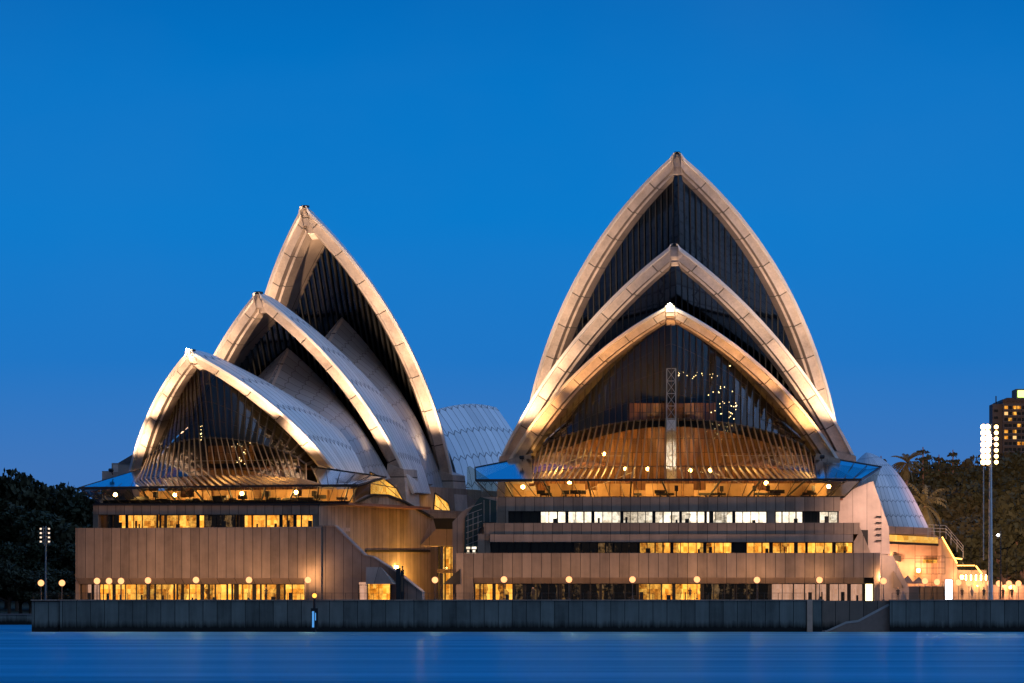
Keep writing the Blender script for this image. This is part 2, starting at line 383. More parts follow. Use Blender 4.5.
# ------------------------------------------------------------------ shells
def unit(v): return v/v.length
def arc(P, T, phi, R, n):
    P, T = Vector(P), Vector(T); m = (P+T)/2; d = T-P; Ln = d.length; d = d/Ln
    e = Vector((-1, 0, 0)); e = unit(e-d*e.dot(d)); g = d.cross(e)
    c = m+(math.cos(phi)*e+math.sin(phi)*g)*math.sqrt(max(R*R-Ln*Ln/4, 1))
    return [slerp(P, T, c, i/n) for i in range(n+1)], c
def slerp(A, B, c, t):
    a, b = A-c, B-c; ra, rb = a.length, b.length; w = a.angle(b)
    if w < 1e-5: return A.lerp(B, t)
    q = (math.sin((1-t)*w)/math.sin(w))*(a/ra)+(math.sin(t*w)/math.sin(w))*(b/rb)
    return c+q*(ra*(1-t)+rb*t)
def shell(par, ridge_len, root, width=1.0, base=3.5, ext=0, fat=0, nu=18, nv=40, ribs=None, beam=True, flip=False, m_in='soffit', nolabel=None):
    yt, zt, wd, yp, zp, phi, R = par
    mouth, c = arc((wd, yp, zp), (0, yt, zt), phi, R, nv)
    if ext: mouth = [slerp(mouth[0], mouth[-1], c, -ext+(1+ext)*i/nv) for i in range(nv+1)]
    rr = math.hypot(yt-c.y, zt-c.z); a0 = math.atan2(-(yt-c.y), zt-c.z); da = ridge_len/rr
    P = mouth[0]; sg = -1 if flip else 1
    S = []
    for i in range(nu+1):
        u = i/nu; a = a0-sg*da*u; Q = Vector((0.02, c.y-rr*math.sin(a), c.z+rr*math.cos(a)))
        B = P.lerp(base, u) if isinstance(base, Vector) else c+unit(P+Vector((0, sg*base*u, 0))-c)*R
        S.append([slerp(B, Q, c, j/nv)+Vector((.75, 0, .65))*(fat*u*math.sin(math.pi*j/nv)) for j in range(nv+1)])
    ln = sum((mouth[k+1]-mouth[k]).length for k in range(nv))
    ribs = ribs or ridge_len/2.3
    for sx_ in (1, -1):
        mr = lambda p: Vector((p.x*sx_, p.y, p.z))
        G = [[mr(p) for p in row] for row in S]
        I = [[mr(Vector((max(.02, (p-unit(p-c)*.7).x), *(p-unit(p-c)*.7)[1:]))) for p in row] for row in S]
        uvf = lambda a, b: (a/nu*ribs, b/nv*ln/6.2)
        b = MB(); b.grid(G, uvf, flip=(sx_ < 0) ^ flip)
        b.build('roof_shell', 'tiles', root, smooth=True)
        sh = COL.objects[-1] if False else root.children[-1] if False else None
        b = MB(); b.grid(I, None, flip=(sx_ > 0) ^ flip); 
        for j in range(nv): b.face([G[nu][j], G[nu][j+1], I[nu][j+1], I[nu][j]])
        for i in range(nu): b.face([G[i][0], G[i+1][0], I[i+1][0], I[i][0]])
        b.build('shell_soffit', m_in, root, smooth=False)
        if not beam: continue
        sec = []; cross = {}
        for k, E_ in enumerate(mouth):
            nrm = unit(E_-c); t = unit(mouth[min(nv, k+1)]-mouth[max(0, k-1)]); bk = nrm.cross(t)
            if bk.y*sg < 0: bk = -bk
            q = [(0.25, -.35), (0.25, .0), None]
            W = width*(.60+.12*(1-k/nv))
            prof = [(-.12, -.5), (-.5, -.5), (-.55, -.05), (-2.75*W, .45*W), (-2.85*W, 1.7*W), (-3.35*W, 1.95*W), (-3.7*W, 4.3*W), (-.75, 4.3*W)]
            row = []
            for jj, (a_, b_) in enumerate(prof):
                p = E_+nrm*a_+bk*b_
                if p.x < .56 and jj not in cross: cross[jj] = p.copy()
                if jj >= 6 and jj in cross: p = cross[jj].copy()
                p.x = max(p.x, .55); row.append(mr(p))
            sec.append(row)
        b = MB(); b_in = MB(); s_ = 0; d_ = [0]
        for k in range(nv): s_ += (mouth[k+1]-mouth[k]).length; d_.append(s_)
        np_ = len(sec[0])
        for k in range(nv):
            for j in range(2, np_-1):
                q = [(k, j), (k+1, j), (k+1, j+1), (k, j+1)]
                if sx_ < 0: q = q[::-1]
                (b if j in (2, 4) else b_in).face([sec[a][bb] for a, bb in q], [(bb*.7, d_[a]) for a, bb in q])
        b.face(sec[0])
        b.build('edge_beam', 'rib', root); b_in.build('inner_rib', 'ribshade', root)  # shade of the inner facets put into a darker concrete colour
        b = MB()
        for k in range(nv):
            for j in (0, 1): b.face([sec[k][j], sec[k+1][j], sec[k+1][j+1], sec[k][j+1]], [(0, .5)]*4)
            b.face([sec[k][0], sec[k+1][0], mr(mouth[k+1]), mr(mouth[k])], [(0, .5)]*4)
        b.build('edge_lip', plain_white, root)
        if sx_ == 1:
            inner = [Vector(r[6]) for r in sec]; key = [Vector(r_) for r_ in sec[nv]]
    if not beam: return dict(S=S, c=c, mouth=mouth)
    kp = [(yt+.05*sg, zt-.35)]+[(cross[j].y+sg*.1, cross[j].z) for j in (3, 4)]
    b = MB(); b.prism([Vector((-.56, y, z)) for y, z in kp+[(yt+sg*2.5, zt-.9)]], (1.12, 0, 0)); b.build('keystone', 'rib', root)
    kp = [(cross[4].y+sg*.3, cross[4].z+.3), (cross[5].y+sg*.25, cross[5].z), (cross[6].y+sg*.1, cross[6].z), (yt+sg*4.5, zt-2.6), (yt+sg*2.5, zt-1.3)]
    b = MB(); b.prism([Vector((-.56, y, z)) for y, z in kp], (1.12, 0, 0)); b.build('keystone', 'rib', root)
    b = MB()
    b.box(-.4, .4, yt-.1*sg, yt+1*sg+.01, zt-.25, zt+.06); b.build('ridge_cap', 'dark', root)
    return dict(S=S, c=c, mouth=mouth, inner=inner, rl=ridge_len, nu=nu)
plain_white = plain('edge_tile_white', (.72, .70, .66), .35, 0, .1)
def icurve(inner, x):
    x = abs(x)
    for k in range(len(inner)-1):
        a, b = inner[k], inner[k+1]
        if (a.x-x)*(b.x-x) <= 0 and abs(a.x-b.x) > 1e-6: return a.lerp(b, (x-a.x)/(b.x-a.x))
    return inner[-1].copy() if x < inner[-1].x else None
def deep(g, d, front=None):
    f = min(.98, d/g['rl'])*g['nu']; i = int(f); t = f-i; A, B = g['S'][i], g['S'][i+1]; out = []
    for a, b in zip(A, B):
        p = a.lerp(b, t); p = p-unit(p-g['c'])*1.0
        if p.x < .1: break
        out.append(p)
    return out
def louvre(g, root, yb, zb, sp=.85, lean=0, depth=6):
    inner = deep(g, depth); xm = max(p.x for p in inner)-.2; n = int(xm/sp); cols = []
    fb = MB(); gb = MB(); prev = None
    for i in range(-n, n+1):
        x = i*sp; t = icurve(inner, x)
        if t is None: prev = None; continue
        top = Vector((x, t.y+.2, t.z+.35)); bot = Vector((x, yb, zb))
        fb.bar(top, bot, .16, .7, up=(1, 0, 0)) if False else fb.prism([top+Vector((-.09, -.45, 0)), top+Vector((.09, -.45, 0)), top+Vector((.09, .1, 0)), top+Vector((-.09, .1, 0))], bot-top)
        if prev: gb.face([prev[1], bot, top, prev[0]])
        prev = (top, bot); cols.append(prev)
    fb.build('louvre_fins', 'fin', root); gb.build('louvre_glazing', 'glassd', root)
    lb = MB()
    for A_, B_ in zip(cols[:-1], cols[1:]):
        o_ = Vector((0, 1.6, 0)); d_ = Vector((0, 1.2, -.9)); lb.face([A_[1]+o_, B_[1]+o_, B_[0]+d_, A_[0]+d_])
    lb.build('dark_backing', 'dark', root)  # dark sheet added behind the louvres to close off the sky
def side_shell(gk, M, foot, phi, R, root, ns=10):
    nv = 40; back = gk['S'][-1]; A, c = arc(foot, M, phi, R, nv)
    for sx_ in (1, -1):
        mr = lambda p: Vector((p.x*sx_, p.y, p.z)); G = []; I = []
        for i in range(ns+1):
            s = i/ns; row = []
            for j in range(nv+1):
                p = (back[j]-unit(back[j]-gk['c'])*.9).lerp(A[j], s); p = p+unit(p-c)*(math.sin(math.pi*s)*1.0*math.sin(math.pi*min(1, j/nv*1.2))); row.append(p)
            G.append([mr(p) for p in row]); I.append([mr(p-unit(p-c)*.6) for p in row])
        b = MB(); b.grid(G, lambda a, b_: (a/ns*8, b_/nv*10), flip=sx_ < 0); b.build('side_shell', 'shadetiles', root, smooth=True)  # shade on the side shells put into a darker, cooler tile colour
        b = MB(); b.grid(I, None, flip=sx_ > 0)
        for j in range(nv): b.face([G[ns][j], G[ns][j+1], I[ns][j+1], I[ns][j]])
        for i in range(ns): b.face([G[i][nv], G[i+1][nv], I[i+1][nv], I[i][nv]])
        b.build('side_shell_edge', 'rib', root)

PR = [[-20.905, 44.356, 22.882, -2.908, 24.201, 0.642, 69.264], [1.657, 54.489, 25.409, 18.637, 25.336, 0.489, 90.723], [17.708, 68.906, 24.291, 40.188, 20.315, 0.589, 70.015]]
PL = [[-20.658, 38.312, 15.61, -6.535, 22.375, 0.592, 59.65], [2.135, 47.651, 18.033, 12.715, 23.049, 0.369, 64.2], [18.786, 61.178, 16.948, 34.434, 22.852, 0.443, 71.632]]

hallR = thing('opera_hall', 'larger right-hand hall of three nested pointed shells above a podium with three window rows', 'concert hall',
              (FR.ox, FR.oy, DECK), -FR.th, off=(0, 0, DECK))
hallL = thing('opera_hall', 'smaller left-hand hall turned leftwards, its three pointed shells above a blank brown wall', 'concert hall',
              (FL.ox, FL.oy, DECK), -FL.th, off=(0, 0, DECK))

M12 = FL.hit(287.6, 347.6, 'x', 0); M23 = FL.hit(342, 317, 'x', 0); N12 = FL.hit(263, 368.7, 'x', 0); N23 = FL.hit(321, 338, 'x', 0)
BF1 = FL.hit(366, 478, 'x', 17.4); BF2 = FL.hit(431, 494, 'x', 18.6)
gL = [shell(PL[0], N12.y-PL[0][0]+.5, hallL, .78, BF1, 0, 2.3), shell(PL[1], N23.y-PL[1][0]+.5, hallL, .88, BF2, .12, 1.6), shell(PL[2], 36, hallL, .95, 5, .14)]
gR = [shell(PR[0], 26, hallR, .85, 3.5), shell(PR[1], 26, hallR, .98, 4.0), shell(PR[2], 36, hallR, .92, 4.0)]
for k in (1, 2):
    louvre(gL[k], hallL, PL[k][3]+10, 21, depth=10.0)
    louvre(gR[k], hallR, PR[k][3]+5, 21, depth=6.0)
side_shell(gL[0], M12, FL.hit(391, 479, 'x', 16.6), .37, 64, hallL)
side_shell(gL[1], M23, FL.hit(446, 488, 'x', 15.8), .44, 66, hallL)
side_shell(gR[0], Vector((0, 6, 43.5)), (22.5, 14.5, 22), .49, 85, hallR)
side_shell(gR[1], Vector((0, 24, 52.5)), (21.5, 36.5, 20), .55, 70, hallR)
# south facing shells at the far ends
def south_shell():
    for sx_ in (1, -1):
        n = 20; G = []
        for i in range(n+1):
            u = i/n; Q = Vector((0, 66+31*u, 32.6+2.9*math.sin(math.pi*(.06+u*.56)))); B = Vector((10+.4*u, 50+35*u, 7)); row = []
            for j in range(n+1):
                p = B.lerp(Q, j/n); p += Vector((.85, .1, .45))*math.sin(math.pi*j/n)*4.0; row.append(Vector((p.x*sx_, p.y, p.z)))
            G.append(row)
        b = MB(); b.grid(G, lambda a, b_: (a/n*12, b_/n*6), flip=sx_ < 0); b.build('roof_shell', 'tiles', hallL, smooth=True)
        b = MB(); b.grid([[p-Vector((.5*sx_, 0, .5)) for p in r_] for r_ in G], flip=sx_ > 0); b.build('shell_soffit', 'soffit', hallL)
south_shell()
def pavilion_shell():
    T = FR.tol(pt(866, 452.5, 728)); P1 = FR.tol(pt(930, 531, 722)); P0 = FR.tol(pt(838, 531, 716)); Q = FR.tol(pt(880, 462, 760))
    n = 24; G = []
    c = (P1+P0)/2+Vector((0, 20, -14))
    A = [slerp(P1, T, c, j/n) for j in range(n+1)]; 
    B = [P0.lerp(T, j/n)+Vector((-1.5, -1, 1.5))*math.sin(math.pi*j/n) for j in range(n+1)]
    A = [P1.lerp(T, j/n)+Vector((.6, 0, 1.1))*(math.sin(math.pi*(j/n))**.8)*(1+1.1*(j/n)) for j in range(n+1)]
    for i in range(n+1):
        s = i/n; G.append([A[j].lerp(B[j], s)+Vector((0, -7*math.sin(math.pi*s)*math.sin(math.pi*min(1, .15+j/n*.85)), 0)) for j in range(n+1)])
    b = MB(); b.grid(G, lambda a, b_: (a/n*18, b_/n*7), flip=True)
    G2 = [[p+Vector((0, 14*(1-abs(2*i/n-1)), -1)) for p in G[i]] for i in range(n+1)]
    o = b.build('roof_shell', 'ptiles', hallR, smooth=True)  # same tile pattern in a slightly darker, warmer tone
    b = MB(); b.grid([[p+Vector((0, .8+22*math.sin(math.pi*i/n), 0)) for p in G[i]] for i in range(n+1)]); b.build('shell_soffit', 'tiles', hallR, smooth=True)
pavilion_shell()

# ------------------------------------------------------------------ foyers: auditorium wall, glazing, canopy, lower glass
def foyer(root, g, fr, eL, eR, ye, ze, zb, yb, ncol, kneeC, kneeS, backL, backR, hw, bulbs, tall, fx):
    """eL/eR: eave ends in local x; ze: eave height; zb: sill height of the lower glass; kneeC/kneeS: (y, z) of the lower knee at the centre and the sides"""
    inner = g['inner']; xm = max(p.x for p in inner)-.3
    glassU = MB(); glassF = MB(); mull = MB(); can = MB()
    prev = None; cols = []
    for i in range(ncol+1):
        s = -1+2*i/ncol; x = s*xm*.97; t = icurve(inner, x)
        if t is None: continue
        q = 1-s*s; q = q**.75
        kz = kneeS[1]+(kneeC[1]-kneeS[1])*q; ky = kneeS[0]+(kneeC[0]-kneeS[0])*q
        top = Vector((x, t.y+.6, t.z+.5)); kn = Vector((x*1.0, ky, min(kz, t.z-.2)))
        ex = fx[0]+(fx[1]-fx[0])*(.5+.5*math.copysign(1-(1-abs(s))**1.4, s)); k2 = Vector((x+(ex-x)*.55, ye+(ky-ye)*.28, ze+(kn.z-ze)*.22)); ea = Vector((ex, ye, ze))
        cols.append((top, kn, k2, ea))
    for a, b in zip(cols[:-1], cols[1:]):
        glassU.face([a[1], b[1], b[0], a[0]])
        for k in (1, 2): glassF.face([a[k+1], b[k+1], b[k], a[k]])
    sk = MB()
    for c_ in cols:
        for k in (0, 1, 2):
            (mull if k == 0 else sk).bar(c_[k], c_[k+1], .40 if k == 0 else .42, .09 if k == 0 else .12, up=(1, 0, 0))
    sk.build('skirt_mullions', 'skirtlit', root)  # golden light put into the skirt mullions' colour
    for a, b in zip(cols[:-1], cols[1:]):
        mull.bar(a[1], b[1], .14, .14); mull.bar(a[2], b[2], .09, .09)
        for f in (.25, .5, .75):
            if a[0].z-a[1].z > 3 and rnd.random() < .8: mull.bar(a[1].lerp(a[0], f), b[1].lerp(b[0], f), .05, .05)
    glassU.build('foyer_glazing', 'glass', root); glassF.build('flared_glazing', 'skirtglass', root); mull.build('mullions', 'bronze', root)
    # canopy corners beside the shell feet
    for sgn, bk, ends, e_ in ((-1, backL, cols[0], eL), (1, backR, cols[-1], eR)):
        cn = MB(); ec = Vector((e_, ye, ze)); m_ = MB()
        P = [ec, Vector(bk), ends[1]+Vector((sgn*.5, .5, -.3)), ends[3]]
        cn.face(P if sgn < 0 else P[::-1]); cn.face([p-Vector((0, 0, .25)) for p in (P[::-1] if sgn < 0 else P)]); cn.build('corner_canopy', 'canopy', root)
        for j in range(4): m_.bar(P[j], P[(j+1) % 4], .14, .2)
        for f in (.2, .4, .6, .8): m_.bar(P[0].lerp(P[3], f), P[1].lerp(P[2], f), .06, .08)
        m_.build('canopy_frame', 'dark', root)
    # lower glass leaning inwards below the eave, returns on the flanks
    lg = MB(); lm = MB()
    A0, A1 = Vector((eL, ye, ze)), Vector((eR, ye, ze)); B0, B1 = Vector((eL+2.2, yb, zb)), Vector((eR-2.2, yb, zb))
    lg.face([B0, B1, A1, A0]); lg.face([Vector(backL)+Vector((1.5, 0, -4.5)), B0, A0, Vector(backL)]); lg.face([B1, Vector(backR)+Vector((-1.5, 0, -4.5)), Vector(backR), A1])
    lg.build('lobby_glazing', 'glass', root)
    lm.bar(A0, A1, .22, .28); lm.bar(A0, Vector(backL), .18, .2); lm.bar(A1, Vector(backR), .18, .2); lm.bar(B0, B1, .15, .25); lm.bar(A0, B0, .12, .12); lm.bar(A1, B1, .12, .12)
    nm = 24
    for i in range(1, nm): lm.bar(A0.lerp(A1, i/nm), B0.lerp(B1, i/nm), .04, .1)
    for i in range(9):
        f = (i+.5)/9; p = B0.lerp(B1, f)+Vector((0, 3, 0)); q_ = A0.lerp(A1, f+rnd.uniform(-.02, .03))+Vector((0, 3.5, 0)); lm.bar(p, q_, .18, .18)
    lm.build('eave_frame', 'dark', root)
    fl = MB(); fl.box(eL+2.4, eR-2.4, yb+.1, yb+30, zb-.4, zb-.06); fl.build('foyer_floor', 'carpet', root)
    # auditorium timber wall, folded in bays, with landings and stairs in front
    aw = MB(); nb = 22; pts = []
    for i in range(nb+1):
        s = -1+2*i/nb; pts.append((s*hw, kneeC[0]+5+7*s*s+(.45 if i % 2 else 0), zb+(tall-zb)*(1-.55*s*s)))
    for (xa, ya, ta), (xb, yb_, tb) in zip(pts[:-1], pts[1:]):
        aw.face([(xa, ya, zb), (xb, yb_, zb), (xb, yb_-1.2, tb), (xa, ya-1.2, ta)]); aw.face([(xa, ya-1.2, ta), (xb, yb_-1.2, tb), (xb, yb_+8, tb), (xa, ya+8, ta)])
    hw2 = hw*.29
    for i in range(8):
        xa, xb = hw2*(-1+i/4), hw2*(-1+(i+1)/4); y_ = kneeC[0]+7+(.3 if i % 2 else 0); aw.face([(xa, y_, tall+.9), (xb-.12, y_, tall+.9), (xb-.12, y_, tall+3.4), (xa, y_, tall+3.4)])
    aw.build('auditorium_wall', 'wood', root)
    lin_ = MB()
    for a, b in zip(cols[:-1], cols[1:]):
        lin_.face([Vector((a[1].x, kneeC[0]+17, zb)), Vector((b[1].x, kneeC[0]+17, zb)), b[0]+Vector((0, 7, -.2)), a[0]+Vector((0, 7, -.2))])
    lin_.build('dark_foyer_backing', 'dark', root)  # dark sheet added so no sky shows through the foyer glass
    lw = MB(); X0, X1 = eL+4.5, eR-4.5; nn = 26
    for i in range(nn):
        xa, xb = X0+(X1-X0)*i/nn, X0+(X1-X0)*(i+1)/nn; o_ = rnd.choice((0, 0, .25, .8)); lw.box(xa, xb-.06, yb+6.5+o_, yb+7.6, zb, ze-.25-(.9 if rnd.random() < .15 else 0))
    lw.build('lobby_wall', 'lobbywood', root)
    st = MB(); ra = MB()
    for sgn in (-1, 1):
        for f in range(2):
            xa, xb = sgn*hw*(.25+.32*f), sgn*hw*(.62+.33*f); za, zb_ = zb+.2+2.2*f, zb+3.2+2.4*f; y_ = kneeC[0]+1.5+2.2*f
            n_ = 12
            for i in range(n_):
                st.box(*sorted((xa+(xb-xa)*i/n_, xa+(xb-xa)*(i+1)/n_)), y_, y_+2.4, zb_-.3-(zb_-za)*i/n_-.35, zb_-.3-(zb_-za)*i/n_)
            ra.bar((xa, y_, zb_+.7), (xb, y_, za+.7), .07, .07); 
            for i in range(7): ra.bar((xa+(xb-xa)*i/6, y_, zb_-(zb_-za)*i/6-.3), (xa+(xb-xa)*i/6, y_, zb_-(zb_-za)*i/6+.7), .04, .04)
    st.box(-hw*.9, hw*.9, kneeC[0]+5.2, kneeC[0]+10, zb+4.9, zb+5.2); ra.bar((-hw*.9, kneeC[0]+5.2, zb+6.2), (hw*.9, kneeC[0]+5.2, zb+6.2), .07, .07)
    st.build('foyer_stairs', 'carpet', root); ra.build('stair_rail', 'steel', root)
    fu = MB()
    for i in range(26):
        x = rnd.uniform(eL+4, eR-4); y_ = yb+rnd.uniform(1.5, 5); h = rnd.choice((.75, .75, 1.1, 1.7)); w_ = .25 if h > 1.2 else rnd.uniform(.4, 1.1)
        fu.box(x-w_, x+w_, y_, y_+.6, zb-.05+h*.55, zb-.05+h); fu.box(x-.08, x+.08, y_+.2, y_+.35, zb-.05, zb+h*.55)
    fu.build('foyer_furniture', 'dark', root)
    for p in bulbs:
        b = MB(); b.ball(p, .27, 10, 7); b.build('pendant_light', 'bulb', root)

foyer(hallR, gR[0], FR, -26.1, 25.8, -26, 20.4, 18.1, -23.4, 44, (-11.5, 29.2), (-4, 25.0), (-28, 0, 22.9), (29, 0, 22.9), 21.0,
      [(-6.2, -16, 22.2), (-3.2, -15, 22.2), (2.6, -15, 22.0), (5.4, -16, 22.0), (-9.5, -9, 24.5), (-20, -21, 19.6), (21.5, -21, 19.6), (13, -13, 20.3), (-14, -14, 20.3)], 28.3, (FR.hit(532, 478, 'y', -26).x, FR.hit(817, 478, 'y', -26).x))
eLx = FL.hit(79, 488, 'y', -25).x; eRx = FL.hit(358, 487, 'y', -25).x; bLl = FL.hit(127, 473.5, 'y', -10)
foyer(hallL, gL[0], FL, eLx, eRx, -25, 19.5, 17.35, -22.6, 30, (-14, 26.5), (-9, 23.0), bLl, FL.hit(386, 477, 'y', -12), 12.0,
      [(-12, -19, 18.7), (-3, -19, 18.6), (7, -19, 18.7), (15, -19, 18.8), (10, -13, 20.5)], 22.3, (FL.hit(143, 487, 'y', -25).x, FL.hit(321, 487, 'y', -25).x))
# foyer lamps: warm light from the real fittings inside
for root, pts_ in ((hallR, [(-19, -20, 19.7, 700), (-11, -20, 19.7, 800), (-3.5, -20, 19.7, 800), (4, -20, 19.7, 800), (12, -20, 19.7, 800), (20, -20, 19.7, 700), (-6, -14, 21.5, 800), (6, -14, 21.5, 450), (-12.5, -11, 22, 1500), (14, -9, 21.5, 650), (-19, -6, 22, 700)]),
                   (hallL, [(-9, -19.4, 18.6, 450), (-1, -19.4, 18.6, 600), (6, -19.4, 18.6, 700), (13, -19.4, 18.6, 800), (20, -19.4, 18.6, 800), (12, -13, 20, 350)])):
    for x, y, z, p in pts_: lamp('POINT', 'foyer_lamp', (x, y, z), p, (1, .52, .14), root, size=.4)
# lattice mast in the middle of the right hall's glass wall
def lattice(root):
    b = MB(); h = .62; z0, z1 = 20.6, 36
    for sx_ in (-h, h): b.bar((sx_, -14.3, z0), (sx_, -14.3, z1), .12, .12)
    n = 9
    for i in range(n):
        a, c_ = z0+(z1-z0)*i/n, z0+(z1-z0)*(i+1)/n
        b.bar((-h, -14.3, a), (h, -14.3, c_), .06, .06); b.bar((h, -14.3, a), (-h, -14.3, c_), .06, .06); b.bar((-h, -14.3, c_), (h, -14.3, c_), .08, .08)
    b.build('lattice_mast', 'steel', root)
    b = MB(); b.box(-.58, .58, -14.0, -13.9, 20.8, 29.0); b.build('bright_mast_panel', plain('bright_mast_paint', (.85, .82, .78), .4), root)  # white panel standing in for the bright lower part of the mast
    lamp('SPOT', 'panel_fill_spot', (0, -21, 20.8), 5000, (1, .9, .75), root, target=(0, -14, 24), size=.2, angle=30)  # spot added to brighten the panel
lattice(hallR)
b = MB()
for k in range(46):
    if k < 16: p = (rnd.uniform(.3, 8.5), -11.2, 35.2+rnd.uniform(-.5, .5)+(1.6 if rnd.random() < .2 else 0))
    elif k < 34: p = (rnd.gauss(6.6, .8), -10.6, rnd.uniform(29.6, 34)); 
    else: p = (rnd.gauss(8.4, .5), -10.2, rnd.uniform(29.2, 31.5))
    b.ball(p, rnd.uniform(.04, .085), 5, 4)
b.build('reflection_specks', 'speck', hallR)  # glowing specks stand in for city lights reflected in the glass
b = MB()
for k in range(26):
    p = (rnd.gauss(4.2, .7), -13.2, rnd.uniform(22.8, 26)) if k < 17 else (rnd.gauss(-1.5, .12), -13.6, rnd.uniform(25, 28.5)); b.ball(p, rnd.uniform(.04, .075), 5, 4)
b.build('reflection_specks', 'speck', hallL)  # more glowing specks in place of reflections on the glass

# ------------------------------------------------------------------ podium, right hall
def P(fr, y, pts, d, name, m, root, ax='y'):
    b = MB(); q = [fr.hit(a, c, ax, y) for a, c in pts]
    q = q[::-1]; b.prism(q, (0, d, 0) if ax == 'y' else (d, 0, 0)); return b.build(name, m, root)
def rect(x0, x1, y0, y1): return [(x0, y0), (x1, y0), (x1, y1), (x0, y1)]
def winrow(fr, y, y0, y1, segs, root, rec=2.4, mull=9):
    """a row of openings: every lit bay is its own window with a frame and a pane"""
    for x0, x1, kind in segs:
        a = fr.hit(x0, y1, 'y', y); c = fr.hit(x1, y0, 'y', y)
        a2 = Vector((a.x, y+rec, a.z-.2)); c2 = Vector((c.x, y+rec, c.z+.2))
        b = MB(); b.face([(a.x, y+rec, a.z-.3), (c.x, y+rec, a.z-.3), (c.x, y+rec, c.z+.3), (a.x, y+rec, c.z+.3)]); wn = b.build('window', kind, root)
        f = MB(); n = max(1, round((x1-x0)/mull))
        for i in range(n+1):
            x = a.x+(c.x-a.x)*i/n; wd = .12 if i in (0, n) else rnd.choice((.05, .05, .09)); f.box(x-wd, x+wd, y+.35, y+.5, a.z, c.z)
        f.box(a.x, c.x, y+.35, y+.48, a.z, a.z+.1); f.box(a.x, c.x, y+.35, y+.48, c.z-.12, c.z)
        for i in range(max(1, int((c.x-a.x)/2.2))):
            x = rnd.uniform(a.x+.3, max(a.x+.4, c.x-.3)); h = rnd.uniform(.25, .6)*(c.z-a.z) if rnd.random() < .85 else (c.z-a.z); w_ = rnd.uniform(.06, .3)
            f.box(x-w_, x+w_, y+1.3, y+1.5, a.z-.1, a.z+h)
        f.build('window_frame', 'dark', wn)
        g_ = MB(); g_.face([(a.x, y+.42, a.z), (c.x, y+.42, a.z), (c.x, y+.42, c.z), (a.x, y+.42, c.z)]); g_.build('window_pane', 'darkglass' if kind == 'dark' else 'pane', wn)
def podium_right():
    r = hallR; f = FR
    y3, y2, y1 = -32.0, -28.5, -25.5
    P(f, y3, rect(456, 876, 553, 577.5), 3.0, 'podium_band', 'granite', r)
    # sloped hood under the band
    b = MB(); A = [f.hit(x, 577.5, 'y', y3) for x in (470, 864)]; B = [f.hit(x, 583.5, 'y', y3+1.0) for x in (470, 864)]
    b.face([B[0], B[1], A[1], A[0]]); b.face([B[1], B[0], B[0]+Vector((0, 2, 0)), B[1]+Vector((0, 2, 0))]); b.build('window_hood', 'granite2', r)
    P(f, y3+.05, rect(456, 473, 577.5, 602), 6, 'podium_pier', 'granite', r)
    P(f, y3+.05, rect(874, 880, 553.5, 602), 6, 'podium_pier', 'granite2', r)
    P(f, y3+5.2, rect(470, 880, 575, 604), 1, 'podium_core', 'dark', r)
    winrow(f, y3+1.2, 583.2, 602, [(474, 493, 'warmroom'), (494.5, 513, 'warmroom'), (514, 560, 'dimroom'), (561, 600, 'dimroom'), (601, 637, 'dimroom'), (638, 673, 'warmroom'), (674.5, 701, 'warmroom'), (703, 735, 'dimroom'), (736, 769, 'dimroom'), (771, 827, 'curtain'), (829, 848, 'curtain'), (850, 863, 'curtain')], r, 2.8, 11)
    # tall bright doorway at the right end
    P(f, y3+1.5, rect(865, 873, 571, 602), .3, 'doorway', 'dark', r); 
    P(f, y3+1.4, rect(865.5, 872.5, 584, 601), .08, 'lit_door', 'door', r); P(f, y3+1.4, rect(865.5, 872.5, 572, 576), .08, 'door_transom', 'warmroom', r)
    b = MB(); a, c_ = f.hit(864, 571, 'y', y3+.3), f.hit(874, 553, 'y', y3+.3); b.build('void_', 'dark', r) if False else None
    # second storey
    P(f, y2, rect(484, 858, 523, 534), 2.5, 'podium_band', 'granite', r)
    P(f, y2-.6, rect(490, 853, 534.3, 542), 2.2, 'window_hood', 'granite2', r)
    P(f, y2+.05, [(858.2, 523), (871, 553.5), (853.5, 553.5), (853.5, 542), (858.2, 534)], 5, 'podium_pier', 'granite', r)
    P(f, y2+.05, [(484, 534), (490, 534.3), (490, 553.5), (478, 553.5), (478, 534)], 5, 'podium_pier', 'granite', r)
    winrow(f, y2+.8, 542, 553.6, [(491, 530, 'dark'), (531, 572, 'dark'), (573, 638, 'dimroom'), (639, 671, 'warmroom'), (672.5, 704, 'warmroom'), (705.5, 732, 'warmroom'), (733.5, 745, 'dark'), (746, 770, 'warmroom'), (772, 806, 'warmroom'), (807, 833, 'warmroom'), (835, 853, 'warmroom')], r, 2.4, 8)
    P(f, y2+4.2, rect(480, 868, 530, 556), 1, 'podium_core', 'dark', r)
    b = MB(); A = f.hit(470, 553, 'y', y3+2.5); C = f.hit(880, 553, 'y', y3+2.5); b.box(A.x, C.x, y3+.1, y2+8, A.z-.5, A.z-.05); b.build('terrace_floor', 'granite2', r)
    # top storey
    P(f, y1, rect(497, 840, 497, 511), 2.0, 'podium_band', 'granite', r)
    winrow(f, y1+.6, 511, 523.3, [(508, 521, 'dark'), (522, 539, 'dark'), (540, 566, 'whiteroom'), (567.5, 592, 'whiteroom'), (593.5, 621, 'whiteroom'), (622.5, 653, 'whiteroom'), (654.5, 680, 'whiteroom'), (681, 705, 'whiteroom'), (706, 733, 'whiteroom'), (734.5, 767, 'whiteroom'), (775, 803, 'whiteroom'), (804, 818, 'dark'), (819, 838, 'whiteroom')], r, 2.2, 8)
    P(f, y1+.05, rect(497, 508, 511, 523.5), 3, 'podium_pier', 'granite', r)
    P(f, y1+.1, rect(767.3, 774.7, 511, 523.5), .6, 'podium_pier', 'granite', r)
